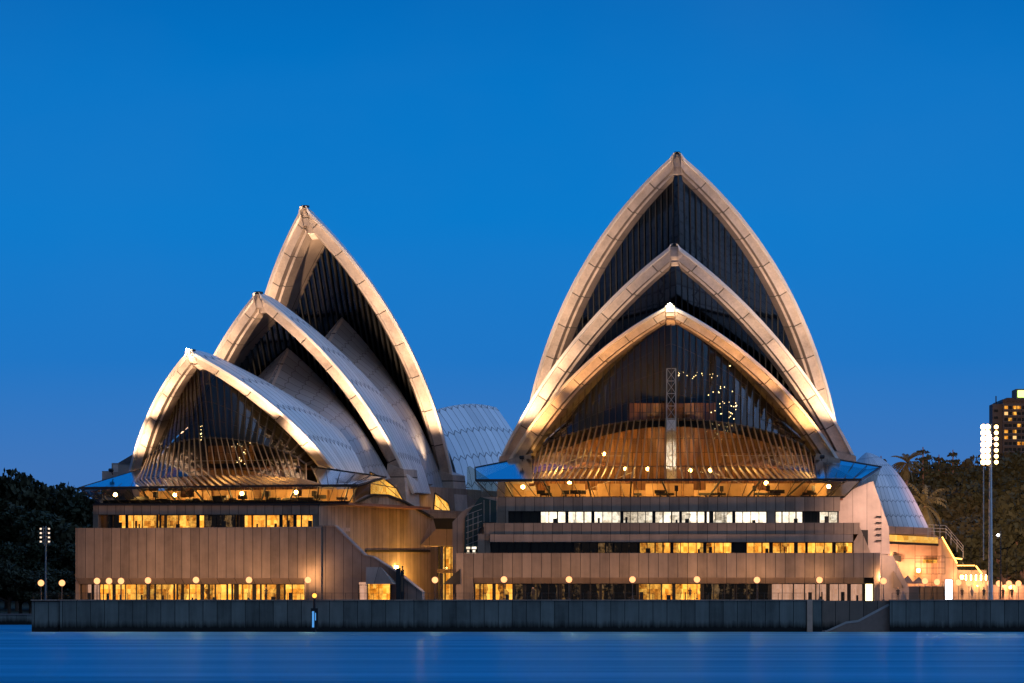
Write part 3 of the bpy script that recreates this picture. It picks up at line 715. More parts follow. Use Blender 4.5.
    P(f, y1+4.2, rect(500, 850, 500, 526), 1, 'podium_core', 'dark', r)
    b = MB(); A = f.hit(484, 523, 'y', y2+2); C = f.hit(860, 523, 'y', y2+2); b.box(A.x, C.x, y2+.1, y1+6, A.z-.5, A.z-.05); b.build('terrace_floor', 'granite2', r)
    b = MB(); A = f.hit(497, 497, 'y', y1); C = f.hit(840, 497, 'y', y1); b.box(A.x, C.x, y1+.1, y1+10, A.z-.4, A.z-.12); b.build('roof_slab', 'granite2', r)
    # left end: splayed corner with dark stair glazing
    P(f, y2+2.2, [(484, 497), (497, 497), (497, 602), (452.5, 602), (452.5, 522), (462, 512)], 18, 'corner_wall', 'granite2', r)
    P(f, y2+1.9, [(480, 497), (496.5, 501), (496.5, 522.5), (484, 522.6), (478, 534), (477.6, 552.8), (464, 552.8), (465, 518)], .25, 'stair_glazing', 'stairglass', r)
    b = MB()
    for yy in (503, 509, 515, 521, 527, 533, 539, 545):
        b.bar(f.hit(466, yy+6, 'y', y2+1.85), f.hit(482, yy, 'y', y2+1.85), .05, .05)
    for xx in (468, 473, 478, 484, 490): b.bar(f.hit(xx, 552 if xx < 480 else 522, 'y', y2+1.85), f.hit(xx, 512 if xx < 480 else 500, 'y', y2+1.85), .05, .05)
    b.build('stair_glazing_bars', 'steel', r)
    winrow(f, y2+1.2, 549, 552.8, [(466, 470, 'whiteroom'), (471.5, 476, 'whiteroom')], r, .5, 4)
    P(f, y1+.5, [(467, 467), (470, 466), (497, 484), (497, 500), (474, 500), (467, 494)], .2, 'corner_glazing', 'glass', r)
    # small dark hood over the side door
    b = MB(); A = f.hit(443, 584, 'y', y3-.2); B = f.hit(460, 569, 'y', y3+2); C = f.hit(460, 584, 'y', y3-.2)
    b.prism([A, C, f.hit(460, 569, 'y', y3-.2)], (0, 3, 0)); b.build('door_hood', 'dark', r)
    # right flank: tall splayed wall and buttress
    P(f, y1+2.5, [(838, 497.5), (858, 487), (873, 481), (889, 527), (890, 554), (862, 554), (838, 530)], 26, 'flank_wall', 'flank', r)
    P(f, y3+4, [(878, 553.5), (893, 556), (909, 588), (909, 602), (878, 602)], 14, 'buttress', 'flank', r)
    P(f, y3+3.8, [(893, 571), (894, 571), (904, 588), (893, 588)], .15, 'buttress_opening', 'granite', r)
    for j in range(5):
        P(f, y1+2.35, rect(876, 881.5, 516+j*6, 517.2+j*6), .12, 'wall_vent', 'dark', r)
MT['stairglass'] = plain('stair_tower_glass', (.02, .05, .055), .12)
MT['flank'] = panel('pale_flank_panels', (.50, .41, .36), 1.9, .05, .12, None, .75, .25)
podium_right()

# ------------------------------------------------------------------ podium, left hall
def podium_left():
    r = hallL; f = FL; y0 = -29.0; yu = -25.0
    P(f, y0, rect(75.5, 321, 528, 578), 3, 'podium_wall', 'granite', r)
    b = MB(); A = [f.hit(x, 578, 'y', y0) for x in (76, 309)]; B = [f.hit(x, 584, 'y', y0+1.0) for x in (78, 308)]
    b.face([B[0], B[1], A[1], A[0]]); b.face([B[1], B[0], B[0]+Vector((0, 2, 0)), B[1]+Vector((0, 2, 0))]); b.build('window_hood', 'granite2', r)
    P(f, y0+5, rect(76, 320, 574, 604), 1, 'podium_core', 'dark', r)
    P(f, y0+.02, rect(304.5, 321, 578, 603), 5, 'podium_pier', 'granite', r)
    P(f, y0+1.1, rect(75.5, 79, 578, 603), 3, 'podium_pier', 'granite2', r)
    winrow(f, y0+1.2, 583.6, 602.5, [(79.5, 91, 'curtain'), (92, 112, 'warmroom'), (113.5, 146, 'warmroom'), (148, 173, 'warmroom'), (176, 200, 'warmroom'), (202, 226, 'warmroom'), (231, 252, 'warmroom'), (254, 276, 'warmroom'), (278, 304, 'warmroom')], r, 2.6, 12)
    # set-back upper storey with its strip window
    P(f, yu, rect(93, 319, 505, 514.5), 2, 'podium_band', 'granite', r)
    P(f, yu+.03, rect(93, 98, 514.5, 530), 3, 'podium_pier', 'granite', r)
    P(f, yu+.03, rect(317.5, 319, 514.5, 530), 3, 'podium_pier', 'granite', r)
    winrow(f, yu+.5, 514.3, 529, [(98.5, 110, 'dimroom'), (111, 125, 'warmroom'), (126, 156, 'warmroom'), (159, 196, 'warmroom'), (197.5, 234, 'dimroom'), (237, 279, 'warmroom'), (280.5, 293, 'warmroom'), (294.5, 317, 'warmroom')], r, 2.6, 16)
    P(f, yu+4.4, rect(95, 319, 500, 532), 1, 'podium_core', 'dark', r)
    b = MB(); A = f.hit(75.5, 528, 'y', y0); C = f.hit(321, 528, 'y', y0); b.box(A.x, C.x, y0+.05, yu+6, A.z-.5, A.z-.04); b.build('terrace_floor', 'granite2', r)
    A = f.hit(93, 505, 'y', yu); C = f.hit(319, 505, 'y', yu); b = MB(); b.box(A.x, C.x, yu+.05, yu+9, A.z-.4, A.z-.1); b.build('roof_slab', 'granite2', r)
    b = MB(); b.bar(A+Vector((0, -.1, .05)), C+Vector((0, -.1, .05)), .2, .25); b.build('parapet_cap', 'dark', r)
    # flank facing the gap between the halls
    xr = f.hit(319, 505, 'y', yu).x
    b = MB(); pts = [(319.3, 504.5), (352, 504.5), (357, 503.5), (373, 494.8), (388, 495.5), (405, 502), (433, 518), (421, 541), (421, 546), (437, 546), (437, 603), (319.3, 603)]
    b.prism([f.hit(a, c, 'x', xr-.02) for a, c in pts][::-1], (-1, 0, 0)); b.build('flank_wall', 'granite', r)
    b = MB(); q = [f.hit(a, c, 'x', xr+.1) for a, c in [(319.3, 504.5), (352, 504.5), (373, 494.8), (388, 495.5), (405, 502), (433, 518)]]
    for i in range(5): b.bar(q[i], q[i+1], .3, .3)
    b.build('parapet_cap', 'dark', r)
    b = MB(); b.bar(f.hit(366, 551, 'x', xr+.1), f.hit(430, 551, 'x', xr+.1), .12, .3); b.build('string_course', 'dark', r)
    # stair wall descending towards the gap
    P(f, y0+.3, [(321.2, 526.5), (336, 526.5), (366, 556), (374, 557.5), (397, 572), (422, 591.5), (422, 603), (321.2, 603)], 1.0, 'stair_wall', 'stairwall', r)
    b = MB(); q = [f.hit(a, c, 'y', y0+.8) for a, c in [(320, 526), (336, 526), (366, 555.5), (374, 557), (397, 571.5), (422, 591)]]
    for i in range(5): b.bar(q[i], q[i+1], 1.2, .14)
    b.build('stair_coping', 'granite2', r)
    # lit doorway with its sloped hood
    winrow(f, y0-.2, 584.5, 602.8, [(358, 366, 'curtain'), (367, 389, 'warmroom')], r, .35, 12)
    b = MB(); y_ = y0-.3
    T0, T1 = f.hit(366, 567, 'y', y_), f.hit(381, 567, 'y', y_); B0, B1 = f.hit(366, 584, 'y', y_-1.6), f.hit(393, 584, 'y', y_-1.6)
    b.face([B0, B1, T1, T0]); b.face([B0, T0, T0+Vector((0, 0, -.01)), B0+Vector((0, 1.6, 0))]); b.face([B1, B1+Vector((0, 1.6, 0)), T1]); b.face([B0+Vector((0, 1.6, 0)), B1+Vector((0, 1.6, 0)), B1, B0]); b.build('door_hood', 'granite2', r)
    # link between the halls: overhang and lit glass wall behind
    P(f, 2, [(433, 518), (456, 518), (456, 529), (436, 529)], 6, 'link_parapet', 'dark', r)
    P(f, 2.1, [(436, 529), (456, 529), (456, 546), (420, 546)], 6, 'link_overhang', 'granite2', r)
    winrow(f, 4, 546, 603, [(438, 456, 'warmroom')], r, 2, 6)
    P(f, 3.5, rect(437, 458, 569, 573), 1.5, 'link_floor', 'granite2', r)
    b = MB(); 
    for i in range(3): b.bar(f.hit(430, 514+i*2, 'y', 1.5), f.hit(456, 514+i*2, 'y', 1.5), .05, .05)
    b.build('link_rail', 'steel', r)
    # glazed side lobbies between the shell feet
    for pts2, yy in (([(370, 472), (384, 479), (396, 488), (404, 502), (388, 496), (370, 494.5)], 0), ([(435, 493), (448, 503), (452, 517), (433, 517)], 20)):
        b = MB(); q = [f.hit(a, c, 'x', xr-1.2-yy*.02) for a, c in pts2]
        b.face(q[::-1]); b.build('side_lobby_glazing', 'lobbyglow', r)
        b = MB()
        for i in range(len(q)): b.bar(q[i], q[(i+1) % len(q)], .15, .15)
        b.bar(q[0].lerp(q[-1], .5), q[2], .1, .1); b.bar(q[0], q[len(q)//2], .08, .08); b.build('side_lobby_frame', 'dark', r)
    # plinths that carry the shell feet
    for k in (0, 1, 2):
        for sg in (1, -1):
            b = MB(); x, y, z = PL[k][2]*sg, PL[k][3], PL[k][4]
            b.prism([(x-2.2*sg, y-1, z+.5), (x+.3*sg, y-1, z-.3), (x+.8*sg, y-1, 17), (x-2.6*sg, y-1, 17)][::sg], (0, 5, 0)); b.build('shell_foot', 'rib', r)
    b = MB(); b.box(FL.hit(96, 500, 'y', yu).x, xr-1.1, yu+4.5, 60, 4, 17.2); b.box(-14, 17.5, 6, 52, 17, 20.6); b.build('podium_body', 'granite2', r)
MT['stairwall'] = panel('stair_wall_panels', (.27, .215, .18), 1.3, .06, .2)
MT['lobbyglow'] = room('side_lobby_lit_glass', ((1, .42, .05), (1, .55, .12)), .35, 1.4, 1.5, .1)
podium_left()
for x, y, z, p in ((24.5, -10, 6.5, 900), (24, 4, 7, 2600)): lamp('POINT', 'passage_lamp', (x, y, z), p, (1, .5, .1), hallL, size=.3)
for y in (-12, 2):
    b = MB(); b.box(21.0, 21.3, y-.3, y+.3, 8.6, 9.0); b.build('passage_light_fitting', 'bulb', hallL)
for k in (0, 1, 2):
    for sg in (1, -1):
        b = MB(); x, y, z = PR[k][2]*sg, PR[k][3], PR[k][4]
        b.prism([(x-3*sg, y-1, z+.5), (x+.3*sg, y-1, z-.3), (x+.8*sg, y-1, 17), (x-4*sg, y-1, 17)][::sg], (0, 5, 0)); b.build('shell_foot', 'rib', hallR)
b = MB(); b.box(-26, 26, -8, 90, 4, 17.8); b.build('podium_body', 'granite2', hallR)

# ------------------------------------------------------------------ floodlights on the shells
def flood(root, pos, target, power, col=(1, .74, .5), angle=50, housing=True):
    lamp('SPOT', 'shell_floodlight', pos, power, col, root, target=target, size=.35, angle=angle, blend=.8)
    if not housing: return
    b = MB(); p = Vector(pos); d = unit(Vector(target)-p); b.bar(p-d*.75, p-d*.45, .6, .45); b.bar(p-d*.6, Vector((p.x, p.y, p.z-1.0)), .1, .1)
    b.build('floodlight_housing', 'dark', root)
PW = {True: [(1.2, .8, .8), (2.3, 1.4, .75), (2.9, 1.5, .6)], False: [(1.4, 1.3, 1.0), (1.7, 1.5, 1.1), (2.2, 1.8, 1.25)]}
for root, PP, k in ((hallR, PR, 1.1), (hallL, PL, .95)):
    for i, p in enumerate(PP):
        yt, zt, wd, yp, zp = p[:5]
        for sg in (1, -1):
            warm = (1, .46, .16) if (root is hallR and i == 0) else (1, .61, .35)
            src = (sg*wd*(.9, .97, 1.03)[i], yp-9, zp+.2); W_ = PW[root is hallR][i]
            at = lambda f: (sg*max(.4, wd*(1-f**1.6)), yp+(yt-yp)*f+1.0, zp+(zt-zp)*(f**.85))
            flood(root, src, at(.30), 11000*W_[0], warm, 62, i == 0)
            flood(root, src, at(.62), 24000*W_[1], warm, 34, False)
            flood(root, src, at(.93), 46000*W_[2], warm, 24, False)
for root, p in ((hallR, PR[0]), (hallL, PL[0])):
    q = Vector((0, p[0]-.75, p[1]-.15)); b = MB(); b.ball(q, .26, 10, 7); b.build('tip_lamp', 'star', root)
    lamp('POINT', 'tip_lamp_light', q+Vector((0, -.9, -.2)), 900, (1, .8, .5), root, size=.1)

# ------------------------------------------------------------------ promenade lamps
def lamp_post(x, y, Y, label, group='globe lamps along the promenade', first=[None]):
    if first[0] is None:
        X = px(x, Y); t = thing('street_lamp', label, 'lamp', (X, Y, DECK), 0, group)
        h = pz(y, Y)
        b = MB(); b.tube((X, Y, DECK), (X, Y, DECK+.15), .16, .16); b.tube((X, Y, DECK+.15), (X, Y, h-.32), .06, .045); b.build('pole', 'pole', t)
        b = MB(); b.tube((X, Y, h-.38), (X, Y, h-.27), .12, .16); b.build('globe_collar', 'pole', t)
        b = MB(); b.ball((X, Y, h), .42, 14, 9); b.build('globe', 'globe', t, smooth=True)
        lamp('POINT', 'lamp_bulb', (X, Y, h+.62), 520, (1, .51, .22), t, size=.1)
        first[0] = t; return t
    t = copy_tree(first[0]); t.location = (px(x, Y), Y, DECK+(pz(y, Y)-pz(581, 603.5))); t['label'] = label; return t
lamp_post(97, 581, 603.5, 'globe lamp nearest the left corner of the left podium, first of three close together')
for x, y, Y, lb in [(109, 581, 603.5, 'globe lamp in the middle of the three close together before the left podium'),
    (121, 581, 603.5, 'globe lamp on the right of the three close together before the left podium'),
    (148, 580.5, 603.5, 'globe lamp before the left podium, next right after the close trio'),
    (196, 580, 603.5, 'globe lamp before the middle of the left podium wall'),
    (249, 580, 603.5, 'globe lamp before the right half of the left podium wall, second from its end'),
    (308, 580, 603.5, 'globe lamp just above and left of the orange channel marker light'),
    (435, 580, 606, 'globe lamp in the orange-lit gap between the two halls'),
    (504, 579.5, 603.5, 'globe lamp before the left end of the right-hand podium'),
    (569, 579.5, 603.5, 'second globe lamp from the left before the right-hand podium'),
    (632.5, 579.5, 603.5, 'third globe lamp from the left before the right-hand podium, left of its lit middle windows'),
    (697, 579.5, 603.5, 'globe lamp before the lit middle windows of the right-hand podium'),
    (757, 580, 603.5, 'globe lamp before the dark windows right of the middle of the right-hand podium'),
    (819.5, 580, 603.5, 'globe lamp before the pink curtained windows of the right-hand podium'),
    (883.5, 581, 606, 'globe lamp beside the bright tall doorway and the pale buttress'),
    (41, 583, 603, 'leftmost globe lamp, at the far left tip of the seawall'),
    (62, 583, 603, 'second globe lamp from the left, just right of the thin floodlight mast'),
    (925, 581, 618, 'globe lamp above the brown boxes, left one of the right-hand row'),
    (937, 582, 618, 'globe lamp above the brown boxes, right one, left of the white glowing panel'),
    (947.5, 582, 620, 'globe lamp directly above the white glowing panel'),
    (958.5, 582.5, 620, 'first globe lamp right of the white glowing panel'),
    (969, 583, 622, 'second globe lamp right of the white glowing panel'),
    (979, 583, 622, 'third globe lamp right of the white glowing panel, left of the tall floodlight mast'),
    (989.5, 583, 624, 'globe lamp directly beneath the tall floodlight mast'),
    (999, 583.5, 624, 'globe lamp beside the thin pole right of the tall floodlight mast'),
    (1009, 583.5, 626, 'second globe lamp from the right edge of the promenade'),
    (1018.5, 583.5, 626, 'rightmost globe lamp of the promenade row')]:
    lamp_post(x, y, Y, lb)

# ------------------------------------------------------------------ railings
def railing(x0, x1, label, Y=600.9):
    X0, X1 = px(x0, Y), px(x1, Y); t = thing('railing', label, 'railing', ((X0+X1)/2, Y, DECK+.14), 0, 'railings along the seawall top')
    b = MB(); z = DECK+.14
    for h in (.35, .6): b.bar((X0, Y, z+h), (X1, Y, z+h), .03, .03)
    b.bar((X0, Y, z+.86), (X1, Y, z+.86), .07, .05); b.build('handrail', 'bronze', t)
    n = max(2, round((X1-X0)/1.8))
    b = MB(); b.bar((X0, Y, z), (X0, Y, z+.88), .06, .06); p0 = b.build('post', 'bronze', t)
    for i in range(1, n+1):
        c = p0.copy(); COL.objects.link(c); c.parent = t; c.location = ((X1-X0)*i/n, 0, 0)
railing(33, 59, 'short metal railing on the far left tip of the seawall')
railing(61, 314, 'metal railing on the seawall before the left podium')
railing(318, 470, 'metal railing on the seawall before the gap between the halls')
railing(472, 806, 'long metal railing on the seawall before the right podium')
railing(892, 1100, 'metal railing on the seawall right of the water stairs')

# ------------------------------------------------------------------ channel marker in front of the seawall
def marker():
    Y = 596.5; X = px(314.5, Y); t = thing('channel_marker', 'channel marker pile with blue lit board and orange lamp in front of the seawall', 'marker', (X, Y, 0))
    b = MB(); b.tube((X, Y, -1), (X, Y, 4.2), .22, .18, 10); b.build('pile', 'dark', t)
    b = MB(); b.box(X-.45, X+.45, Y-.35, Y+.3, .35, 3.1); b.build('board_frame', 'dark', t)
    b = MB(); b.box(X-.30, X-.03, Y-.42, Y-.36, .6, 2.7); b.box(X+.08, X+.2, Y-.42, Y-.36, 1.5, 2.5); b.build('lit_board', 'blue', t)
    b = MB(); b.tube((X, Y, 4.2), (X, Y, 4.45), .2, .2); b.build('lantern_base', 'dark', t)
    b = MB(); b.ball((X, Y, 4.75), .30, 12, 8); b.build('lantern', 'orange', t)
marker()

# ------------------------------------------------------------------ masts
MT['palelens'] = emis('pale_lens_light', (1, .75, .55), 1.6)
def mast_left():
    Y = 640; X = px(46, Y); t = thing('floodlight_mast', 'thin floodlight mast with small pale lamps before the dark trees at the far left', 'mast', (X, Y, DECK))
    zt = pz(526, Y); b = MB(); b.tube((X, Y, DECK), (X, Y, zt), .16, .09); b.build('pole', 'steel', t)
    b = MB()
    for i in range(5): b.bar((X-.9+.12*i, Y, zt-.3-i*.55), (X+.6, Y, zt-.3-i*.55), .07, .07)
    b.bar((X-.4, Y, zt), (X-.25, Y, zt-2.8), .08, .08); b.build('crossbars', 'steel', t)
    for i in range(4):
        for s in (-.7, .45):
            b = MB(); b.box(X+s-.18, X+s+.18, Y-.35, Y, zt-.55-i*.6, zt-.25-i*.6); h_ = b.build('floodlight', 'steel', t)
            b = MB(); b.box(X+s-.12, X+s+.12, Y-.38, Y-.355, zt-.5-i*.6, zt-.3-i*.6); b.build('lens', 'palelens', h_)
mast_left()
mtop = None
def mast_right():
    Y = 606; X = px(990.5, Y); t = thing('floodlight_mast', 'tall floodlight mast with a blazing double column of lamps at the right', 'mast', (X, Y, DECK))
    zt = pz(424, Y); b = MB(); b.tube((X, Y, DECK), (X, Y, zt), .32, .16, 10); b.tube((X-.9, Y+.3, pz(560, Y)), (X-.9, Y+.3, zt), .07, .07, 6); b.build('pole', 'steel', t)
    b = MB()
    for s in (-.72, .72): b.bar((X+s, Y, pz(462, Y)), (X+s, Y, zt), .12, .12)
    for i in range(7): b.bar((X-1.1, Y, zt-.3-i*.78), (X+1.2, Y, zt-.3-i*.78), .1, .1)
    b.build('headframe', 'dark', t)
    for i in range(7):
        for s, r_ in ((-1.0, .40), (-.42, .40), (.72, .30)):
            z = zt-.3-i*.78; b = MB(); b.tube((X+s, Y-.15, z), (X+s, Y-.45, z-.1), r_*.7, r_, 12); h_ = b.build('floodlight', 'dark', t)
            b = MB(); b.tube((X+s, Y-.46, z-.1), (X+s, Y-.50, z-.11), r_*.95, r_*.95, 12); b.build('lens', 'hotlens', h_)
    # its beams: towards the hall's flank, and over the park behind it
    lamp('SPOT', 'mast_beam', (X-.5, Y-1, zt-2), 110000, (1, .60, .42), t, target=(47, 618, 11), size=.8, angle=50, blend=.7)
    lamp('SPOT', 'mast_beam', (X+.5, Y+1.5, zt-2), 3900000, (1, .46, .27), t, target=(107, 900, 34), size=.8, angle=21, blend=.5)
    lamp('SPOT', 'mast_beam', (X, Y-1, zt-2), 9000, (1, .6, .42), t, target=(60, 700, 12), size=.8, angle=34, blend=.9)
MT['hotlens'] = emis('floodlight_lens_light', (1, .56, .18), 11)
mast_right()
def thin_pole():
    Y = 609; X = px(1000.5, Y); t = thing('cctv_pole', 'slender dark pole topped by a small bright lamp, right of the tall mast', 'pole', (X, Y, DECK))
    zt = pz(531, Y); b = MB(); b.tube((X, Y, DECK), (X, Y, zt), .11, .08); b.build('pole', 'dark', t)
    b = MB(); b.bar((X, Y, zt-.5), (X-.35, Y, zt-.5), .06, .06); b.box(X-.5, X-.2, Y-.2, Y+.2, zt-.95, zt-.6); b.build('lamp_housing', 'dark', t)
    b = MB(); b.ball((X-.35, Y-.3, zt-.55), .17, 8, 6); b.build('lamp_bulb', 'white', t)
thin_pole()

# ------------------------------------------------------------------ forecourt structures at the right
def steps_block():
    t = thing('stepped_podium', 'stepped podium with orange strip lights and outdoor stairs right of the halls', 'podium', (60, 652, DECK))
    Y = 652
    def pr_(pts, d, name, m, Y=Y):
        b = MB(); b.prism([pt(a, c, Y) for a, c in pts][::-1], (0, d, 0)); return b.build(name, m, t)
    pr_([(884, 526), (932, 528), (934, 534), (944, 540), (948, 556), (960, 572), (962, 602), (884, 602)], 26, 'podium_body', 'flank2')
    pr_([(884, 526), (931, 528), (931, 535), (884, 533.5)], 1.5, 'parapet', 'granite2', 650)
    pr_([(886, 534.5), (938, 537.5), (938, 543.5), (886, 541)], .3, 'lit_soffit', 'lobbyglow', 651)
    pr_([(886, 541.5), (942, 544), (942, 546), (886, 543.5)], 2, 'terrace_edge', 'dark', 650)
    pr_([(923, 559.5), (937, 560), (937, 563), (923, 563)], .2, 'lit_window', 'warmroom', 651.5)
    pr_([(893, 554), (901, 556), (901, 562), (893, 560)], .2, 'dark_opening', 'dark', 651.5)
    # stairs stepping down to the right with strip lights on the nosing
    b = MB(); A = pt(940, 539, 648); B = pt(955, 565, 648)
    for i in range(16):
        p = A.lerp(B, i/16); b.box(p.x, p.x+(B.x-A.x)/16, 645, 651.9, DECK, p.z)
    b.build('stair_flight', 'flank2', t)
    b = MB(); b.bar(A+Vector((0, -3.2, .25)), B+Vector((0, -3.2, .2)), .18, .18); b.build('strip_light', 'strip', t)
    b = MB(); C = pt(963, 566, 648); D = pt(981, 571, 648); b.box(px(955, 648), px(985, 648), 646, 652, DECK, C.z-.6); b.build('lower_landing', 'granite2', t)
    b = MB(); b.bar(pt(955, 565.5, 645.5), pt(975, 565.5, 645.5), .12, .15); b.bar(pt(976, 566, 645.5), pt(982, 574, 645.5), .2, .2); b.bar(pt(953, 558, 645.8), pt(962, 559, 645.8), .2, .2); b.build('strip_light', 'strip', t)
    b = MB()
    for (a, c) in (((928, 531), (946, 532)), ((946, 532), (963, 552)), ((963, 552), (963, 566))):
        for dz in (0, .45, .9): b.bar(pt(*a, 644.5)+Vector((0, 0, dz)), pt(*c, 644.5)+Vector((0, 0, dz)), .06, .06)
    for x, y in ((928, 531), (934, 531.5), (940, 532), (946, 532), (951, 538), (957, 545), (963, 552)): b.bar(pt(x, y+7, 644.5), pt(x, y-6, 644.5), .07, .07)
    b.build('stair_rail', 'steel', t)
    # scaffold-like trellis before the wall
    b = MB()
    for x in (915, 921, 927, 933, 939, 945): b.bar(pt(x, 556, 643), pt(x, 574, 643), .07, .07)
    for y in (556, 562, 568, 574): b.bar(pt(915, y, 643), pt(945, y, 643), .06, .06)
    b.build('trellis', 'dark', t)
    for i in range(5):
        x = 966+i*5; b = MB(); b.tube(pt(x, 580, 640), pt(x, 575, 640), .09, .09); b.build('bollard_light', 'bulb', t)
def fill_lamps():  # lamps and fittings added to brighten the forecourt
    t = bpy.data.objects['stepped_podium']
    for x, y, z, p in ((54, 650.5, 9.5, 1500), (58.0, 650.5, 8.5, 1300), (63.5, 643.5, 7.5, 900), (66, 645.2, 6.5, 400), (72, 659, 6.2, 1200), (84, 659, 6.2, 1200)):
        b = MB(); b.ball((x, y, z), .16, 8, 6); b.box(x-.2, x+.2, y+.1, y+.3, z-.25, z+.25); b.build('fill_lamp', 'bulb', t)
        lamp('POINT', 'fill_lamp_light', (x, y-.5, z+.2), p*.6, (1, .46, .24), t, size=.15)
MT['flank2'] = panel('warm_flank_panels', (.46, .32, .23), 2.4, .06, .2, 3.4, .75, .25)
steps_block()
fill_lamps()
def far_wall():
    t = thing('shore_wall', 'low dark stone wall along the far shore beneath the left trees', 'wall', (-110, 868, 0))
    b = MB(); b.box(-420, -64, 868, 870.5, -.5, 1.9); b.build('wall_body', 'sea', t)
    b = MB(); b.box(-420, -64, 867.8, 870.7, 1.9, 2.1); b.build('wall_cap', plain('shore_wall_cap', (.2, .2, .2), .8), t)
far_wall()
def site_boxes():
    for x0, x1, y, m, lb in ((885, 919, 587, 'box_brown', 'wide plain brown cabin on the promenade above the water stairs'),
                          (920, 932.5, 587, 'box_tan', 'tan storage cabin between the brown cabin and its right-hand neighbour'),
                          (933, 944.5, 587, 'box_tan', 'tan storage cabin right next to the white glowing panel')):
        Y = 612; t = thing('storage_cabin', lb, 'cabin', ((px(x0, Y)+px(x1, Y))/2, Y, DECK), 0, 'cabins beside the water stairs')
        z1 = pz(y, Y); b = MB(); b.box(px(x0, Y), px(x1, Y), Y, Y+2.4, DECK, z1); b.build('cabin_body', m, t)
        b = MB(); b.box(px(x0, Y)-.05, px(x1, Y)+.05, Y-.08, Y+2.5, z1, z1+.1); b.build('cabin_roof', 'granite2', t)
        b = MB(); xm = px((x0*2+x1)/3, Y)
        b.box(xm, xm+.05, Y-.05, Y, DECK+.1, z1-.15); b.box(xm+.9, xm+.95, Y-.05, Y, DECK+.1, z1-.15); b.build('cabin_door', 'dark', t)
MT['box_brown'] = plain('brown_cabin_paint', (.30, .19, .13), .6, 0, .2); MT['box_tan'] = plain('tan_cabin_paint', (.48, .27, .12), .6, 0, .2)
site_boxes()
def kiosk():
    Y = 610; X0, X1 = px(945.5, Y), px(952, Y); t = thing('light_panel', 'bright white glowing panel standing at the promenade edge', 'light panel', ((X0+X1)/2, Y, DECK))
    z1 = pz(580, Y); b = MB(); b.box(X0-.07, X1+.07, Y, Y+.5, DECK, z1+.1); b.build('panel_frame', 'dark', t)
    b = MB(); b.box(X0, X1, Y-.05, Y-.005, DECK+.2, z1); b.build('lit_face', 'kiosk', t)
kiosk()
def sign_pylon():
    Y = 600.12; X0, X1 = px(396, Y), px(404, Y); t = thing('sign_pylon', 'tall dark slab-shaped pylon standing before the stair wall of the left podium', 'pylon', ((X0+X1)/2, Y, DECK+.14))
    b = MB(); b.box(X0, px(400.5, Y), Y, Y+.4, DECK+.14, pz(568, Y)); b.box(px(400.7, Y), X1, Y+.1, Y+.4, DECK+.14, pz(570, Y)); b.build('slab', 'dark', t)
    b = MB(); b.tube(pt(402.5, 570, Y+.25), pt(402.5, 566, Y+.25), .07); b.build('vent_pipe', 'dark', t)
    b = MB(); b.box(px(400.9, Y), X1-.1, Y+.05, Y+.098, DECK+1.2, DECK+3.2); b.build('notice_face', plain('notice_brown', (.12, .08, .05), .5), t)
sign_pylon()
def marquee(x, w_, y0, y1, lb):
    Y = 622; t = thing('market_umbrella', lb, 'umbrella', (px(x, Y), Y, DECK), 0, 'umbrellas beside the cabins')
    a, c, ap = px(x-w_, Y), px(x+w_, Y), pt(x, y0, Y+2); z = pz(y1, Y)
    b = MB(); Q = [Vector((a, Y, z)), Vector((c, Y, z)), Vector((c, Y+4, z)), Vector((a, Y+4, z))]
    for i in range(4): b.face([Q[i], Q[(i+1) % 4], ap])
    b.build('umbrella_canopy', plain('umbrella_cloth', (.09, .075, .07), .8), t)
    b = MB(); b.tube((px(x, Y), Y+2, DECK), ap-Vector((0, 0, .1)), .05); b.build('umbrella_pole', 'steel', t)
marquee(908, 6, 575, 583.5, 'dark peaked umbrella behind the brown cabin, left one of two'); marquee(919, 6, 577, 583.5, 'dark peaked umbrella behind the brown cabin, right one of two')
def low_wall():
    Y = 660; t = thing('forecourt_wall', 'low orange-lit forecourt wall behind the row of globe lamps at the right', 'wall', (px(990, Y), Y, DECK))
    b = MB(); b.box(px(958, Y), px(1150, Y), Y, Y+2, DECK, pz(586, Y)); b.build('wall_body', 'flank2', t)
    b = MB(); b.box(px(958, Y), px(1150, Y), Y-.1, Y+2.1, pz(586, Y), pz(584.8, Y)); b.build('wall_cap', 'granite2', t)
    b = MB(); Y2 = 690
    for x in range(962, 1100, 9): b.bar(pt(x, 588, Y2), pt(x, 548, Y2), .06, .06)
    for y in (548, 556, 566, 576): b.bar(pt(962, y, Y2), pt(1095, y, Y2), .04, .04)
    f = thing('mesh_fence', 'tall thin mesh fence before the trees at the right', 'fence', (px(1000, Y2), Y2, DECK)); b.build('fence_frame', 'dark', f)
low_wall()
